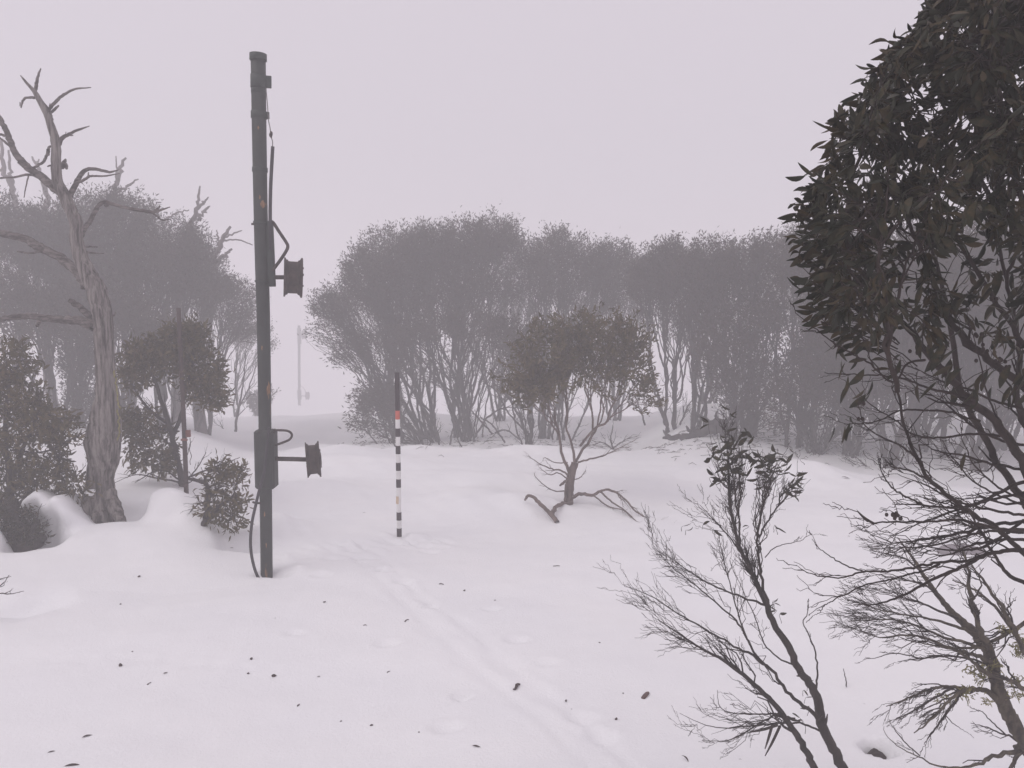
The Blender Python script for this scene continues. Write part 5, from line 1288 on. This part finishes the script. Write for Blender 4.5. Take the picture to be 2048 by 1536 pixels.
def flat_leaf(u, v, ln_px, ang, label, curl=.3):
    g = ground_hit(u, v); s = px(ln_px, g[1])
    TV, TF = LEAFN[int(r_.integers(len(LEAFN)))]
    TV = TV.copy(); TV[:, 2] += .22 * curl * (TV[:, 0] - .4) ** 2 * 2 + .06
    a = math.radians(ang)
    Rm = np.array([[math.cos(a), -math.sin(a), 0], [math.sin(a), math.cos(a), 0], [0, 0, 1]])
    V = rest((TV * s) @ Rm.T, u, v)
    return solo('fallen_leaf', V, TF, M['litter'], label, 'leaf', 'dead leaves lying on the snow')
def crumb(u, v, s_px, label, name='bark_crumb', group='bark crumbs lying on the snow', mat='litter', el=1.0):
    g = ground_hit(u, v); s = px(s_px, g[1]) / 2
    bm = bmesh.new(); bmesh.ops.create_icosphere(bm, subdivisions=2, radius=1)
    V = np.array([x.co[:] for x in bm.verts]); Fc = np.array([[x.index for x in f.verts] for f in bm.faces]); bm.free()
    for _ in range(7):
        n = unit(r_.normal(size=3)); h = r_.uniform(.35, .8); V = V - np.maximum(V @ n - h, 0)[:, None] * n * 1.15
    V = V * s * np.array([el, .8, .55]); a = r_.uniform(0, 6.28)
    V = V @ np.array([[math.cos(a), -math.sin(a), 0], [math.sin(a), math.cos(a), 0], [0, 0, 1]]).T
    return solo(name, rest(V, u, v, .004), [Fc], M[mat], label, 'bark crumb' if name == 'bark_crumb' else name.replace('_', ' '), group, smooth_=False)
def stick(u, v, ln_px, ang, label, r=.006):
    g = ground_hit(u, v); s = px(ln_px, g[1]) / 2; a = math.radians(ang)
    d_ = np.array([math.cos(a), math.sin(a), 0])
    P = np.array([-d_ * s, -d_ * s * .3 + r_.normal(0, .006, 3), d_ * s * .4 + r_.normal(0, .006, 3), d_ * s]); P[:, 2] = np.abs(P[:, 2]) * .5
    V, Fc = capped(catmull(P, 9), np.linspace(r, r * .6, 9), 7)
    return solo('fallen_stick', rest(V, u, v, .004), Fc, M['litter'], label, 'stick', 'small sticks lying on the snow')
for (u, v, l, a, t) in [
    (175, 1474, 20, 40, 'slender dark leaf lying alone on the snow near the lower left corner'), (104, 1505, 16, 30, 'dark leaf on the snow nearest the lower left corner'), (145, 1532, 30, 12, 'long dark leaf on the snow cut by the bottom edge of the picture'),
    (332, 1347, 12, 50, 'small tilted leaf on the snow right of the biggest dark crumb'), (638, 1354, 9, 45, 'tiny leaf on the snow to the right of the reddish bark chip'), (464, 1101, 8, 20, 'tiny leaf on the snow between the leafy shrub and the green lift post'),
    (1133, 1402, 15, 75, 'curved dark leaf standing up on the snow left of the large bark strip'), (954, 1495, 22, -25, 'curled dark leaf on the snow at the bottom of the ski track'), (1371, 1520, 20, -55, 'dark leaf on the snow left of the sapling base'), (1480, 1520, 9, 10, 'faint leaf on the snow close under the sapling stems'), (1437, 1422, 10, 30, 'small leaf on the snow under the lowest sapling twigs'),
    (729, 1025, 7, 20, 'tiny leaf on the snow just left of the striped pole'), (1705, 1066, 7, -15, 'tiny upper leaf of a pair on the snow beyond the sapling'), (1698, 1073, 7, 15, 'tiny lower leaf of a pair on the snow beyond the sapling'), (1692, 957, 16, -10, 'dark leaf on the snow before the right forest edge'), (1934, 1434, 7, -30, 'small leaf on the snow under the hanging lichened branch'), (1730, 1409, 8, -20, 'tiny leaf on the snow just below the little forked twig')]:
    flat_leaf(u, v, l, a, t)
for (u, v, l, a, t) in [(883, 1169, 10, -15, 'short dark stick on the snow beside the ski track below the striped pole'), (813, 1242, 12, 55, 'knobbly stick lying in the ski track'), (1113, 1133, 14, 5, 'straight thin stick on the open snow below the small olive gum'), (597, 1411, 9, 85, 'short upright looking stick below the green lift post'), (777, 1345, 7, 50, 'tiny slanted stick left of the ski track'), (298, 1368, 6, 85, 'tiny stick on the snow right below the biggest dark crumb'), (730, 1251, 7, 5, 'pale thin stick on the snow left of the ski track'), (1440, 1000, 5, 5, 'tiny stick on the snow left of the sapling top')]:
    stick(u, v, l, a, t, .0055 if l > 7 else .0035)
for (u, v, s, t) in [(241, 1333, 12, 'biggest dark crumb of bark on the left snow'), (503, 1319, 9, 'purplish bark crumb below the green lift post, upper of three'), (497, 1349, 7, 'dark bark crumb just below the purplish one'), (548, 1354, 12, 'reddish bark chip on the snow below the green lift post'), (278, 1154, 7, 'dark bark crumb on the snow slope below the dead tree'), (241, 1209, 6, 'dark flat crumb of bark below the dead tree, left of the post'), (682, 1443, 6, 'bark crumb on the snow left of a hooked crumb'), (743, 1451, 8, 'hooked bark crumb on the lower snow'), (838, 1465, 7, 'bark crumb on the lower snow just left of the ski track'),
                     (649, 1205, 7, 'triangular bark crumb right of the green lift post foot'), (929, 1182, 7, 'bark crumb on the snow right of the short dark stick'), (990, 1201, 5, 'small round bark crumb on the open snow right of the ski track'), (1199, 1286, 6, 'round bark crumb on the open snow left of the sapling twigs'), (1232, 1439, 10, 'pointed bark crumb on the snow below the large bark strip'), (1246, 1387, 5, 'tiny bark crumb left of the large bark strip'), (265, 1304, 5, 'little bark crumb just above the biggest one')]:
    crumb(u, v, s, t)
for _ in range(46):
    u, v = r_.uniform(60, 1420), r_.uniform(1190, 1530)
    crumb(u, v, r_.uniform(1.6, 3.2), 'tiny dark speck of bark on the snow', name='bark_speck', group='tiny bark specks on the snow')
# curled strip by the track and the large bark piece
g = ground_hit(1033, 1376); s = px(1, g[1])
P = np.array([(-7, -6, 1), (-3, -8, 2), (0, -2, 4), (1, 6, 4), (5, 11, 3), (8, 12, 2)], float) * s
V, Fc = capped(catmull(P, 16), np.interp(np.linspace(0, 1, 16), [0, .3, .6, 1], [.004, .010, .013, .006]), 7)
solo('bark_curl', rest(V, 1033, 1376), Fc, M['litter'], 'curled dark bark shaving in the middle of the ski track', 'bark')
g = ground_hit(1291, 1393); s = px(1, g[1])
n = 12; V = []
for i in range(n):
    t = i / (n - 1); w = np.interp(t, [0, .12, .5, .85, 1], [3, 5.5, 6, 5, 1.5]) * s; ln = (t - .5) * 34 * s
    for j in range(7):
        a = (j / 6 - .5) * 2.2
        V.append((ln + r_.normal(0, .6) * s * (i in (0, n - 1)), math.sin(a) * w, math.cos(a) * w * .75 + t * 1.5 * s))
V = np.array(V); idx = np.arange(n * 7).reshape(n, 7)
Q = np.stack([idx[:-1, :-1], idx[:-1, 1:], idx[1:, 1:], idx[1:, :-1]], -1).reshape(-1, 4)
a = math.radians(58); V = V @ np.array([[math.cos(a), -math.sin(a), 0], [math.sin(a), math.cos(a), 0], [0, 0, 1]]).T
solo('bark_strip', rest(V, 1291, 1393), [Q], M['barkpiece'], 'large curled strip of brown bark on the snow left of the sapling', 'bark')
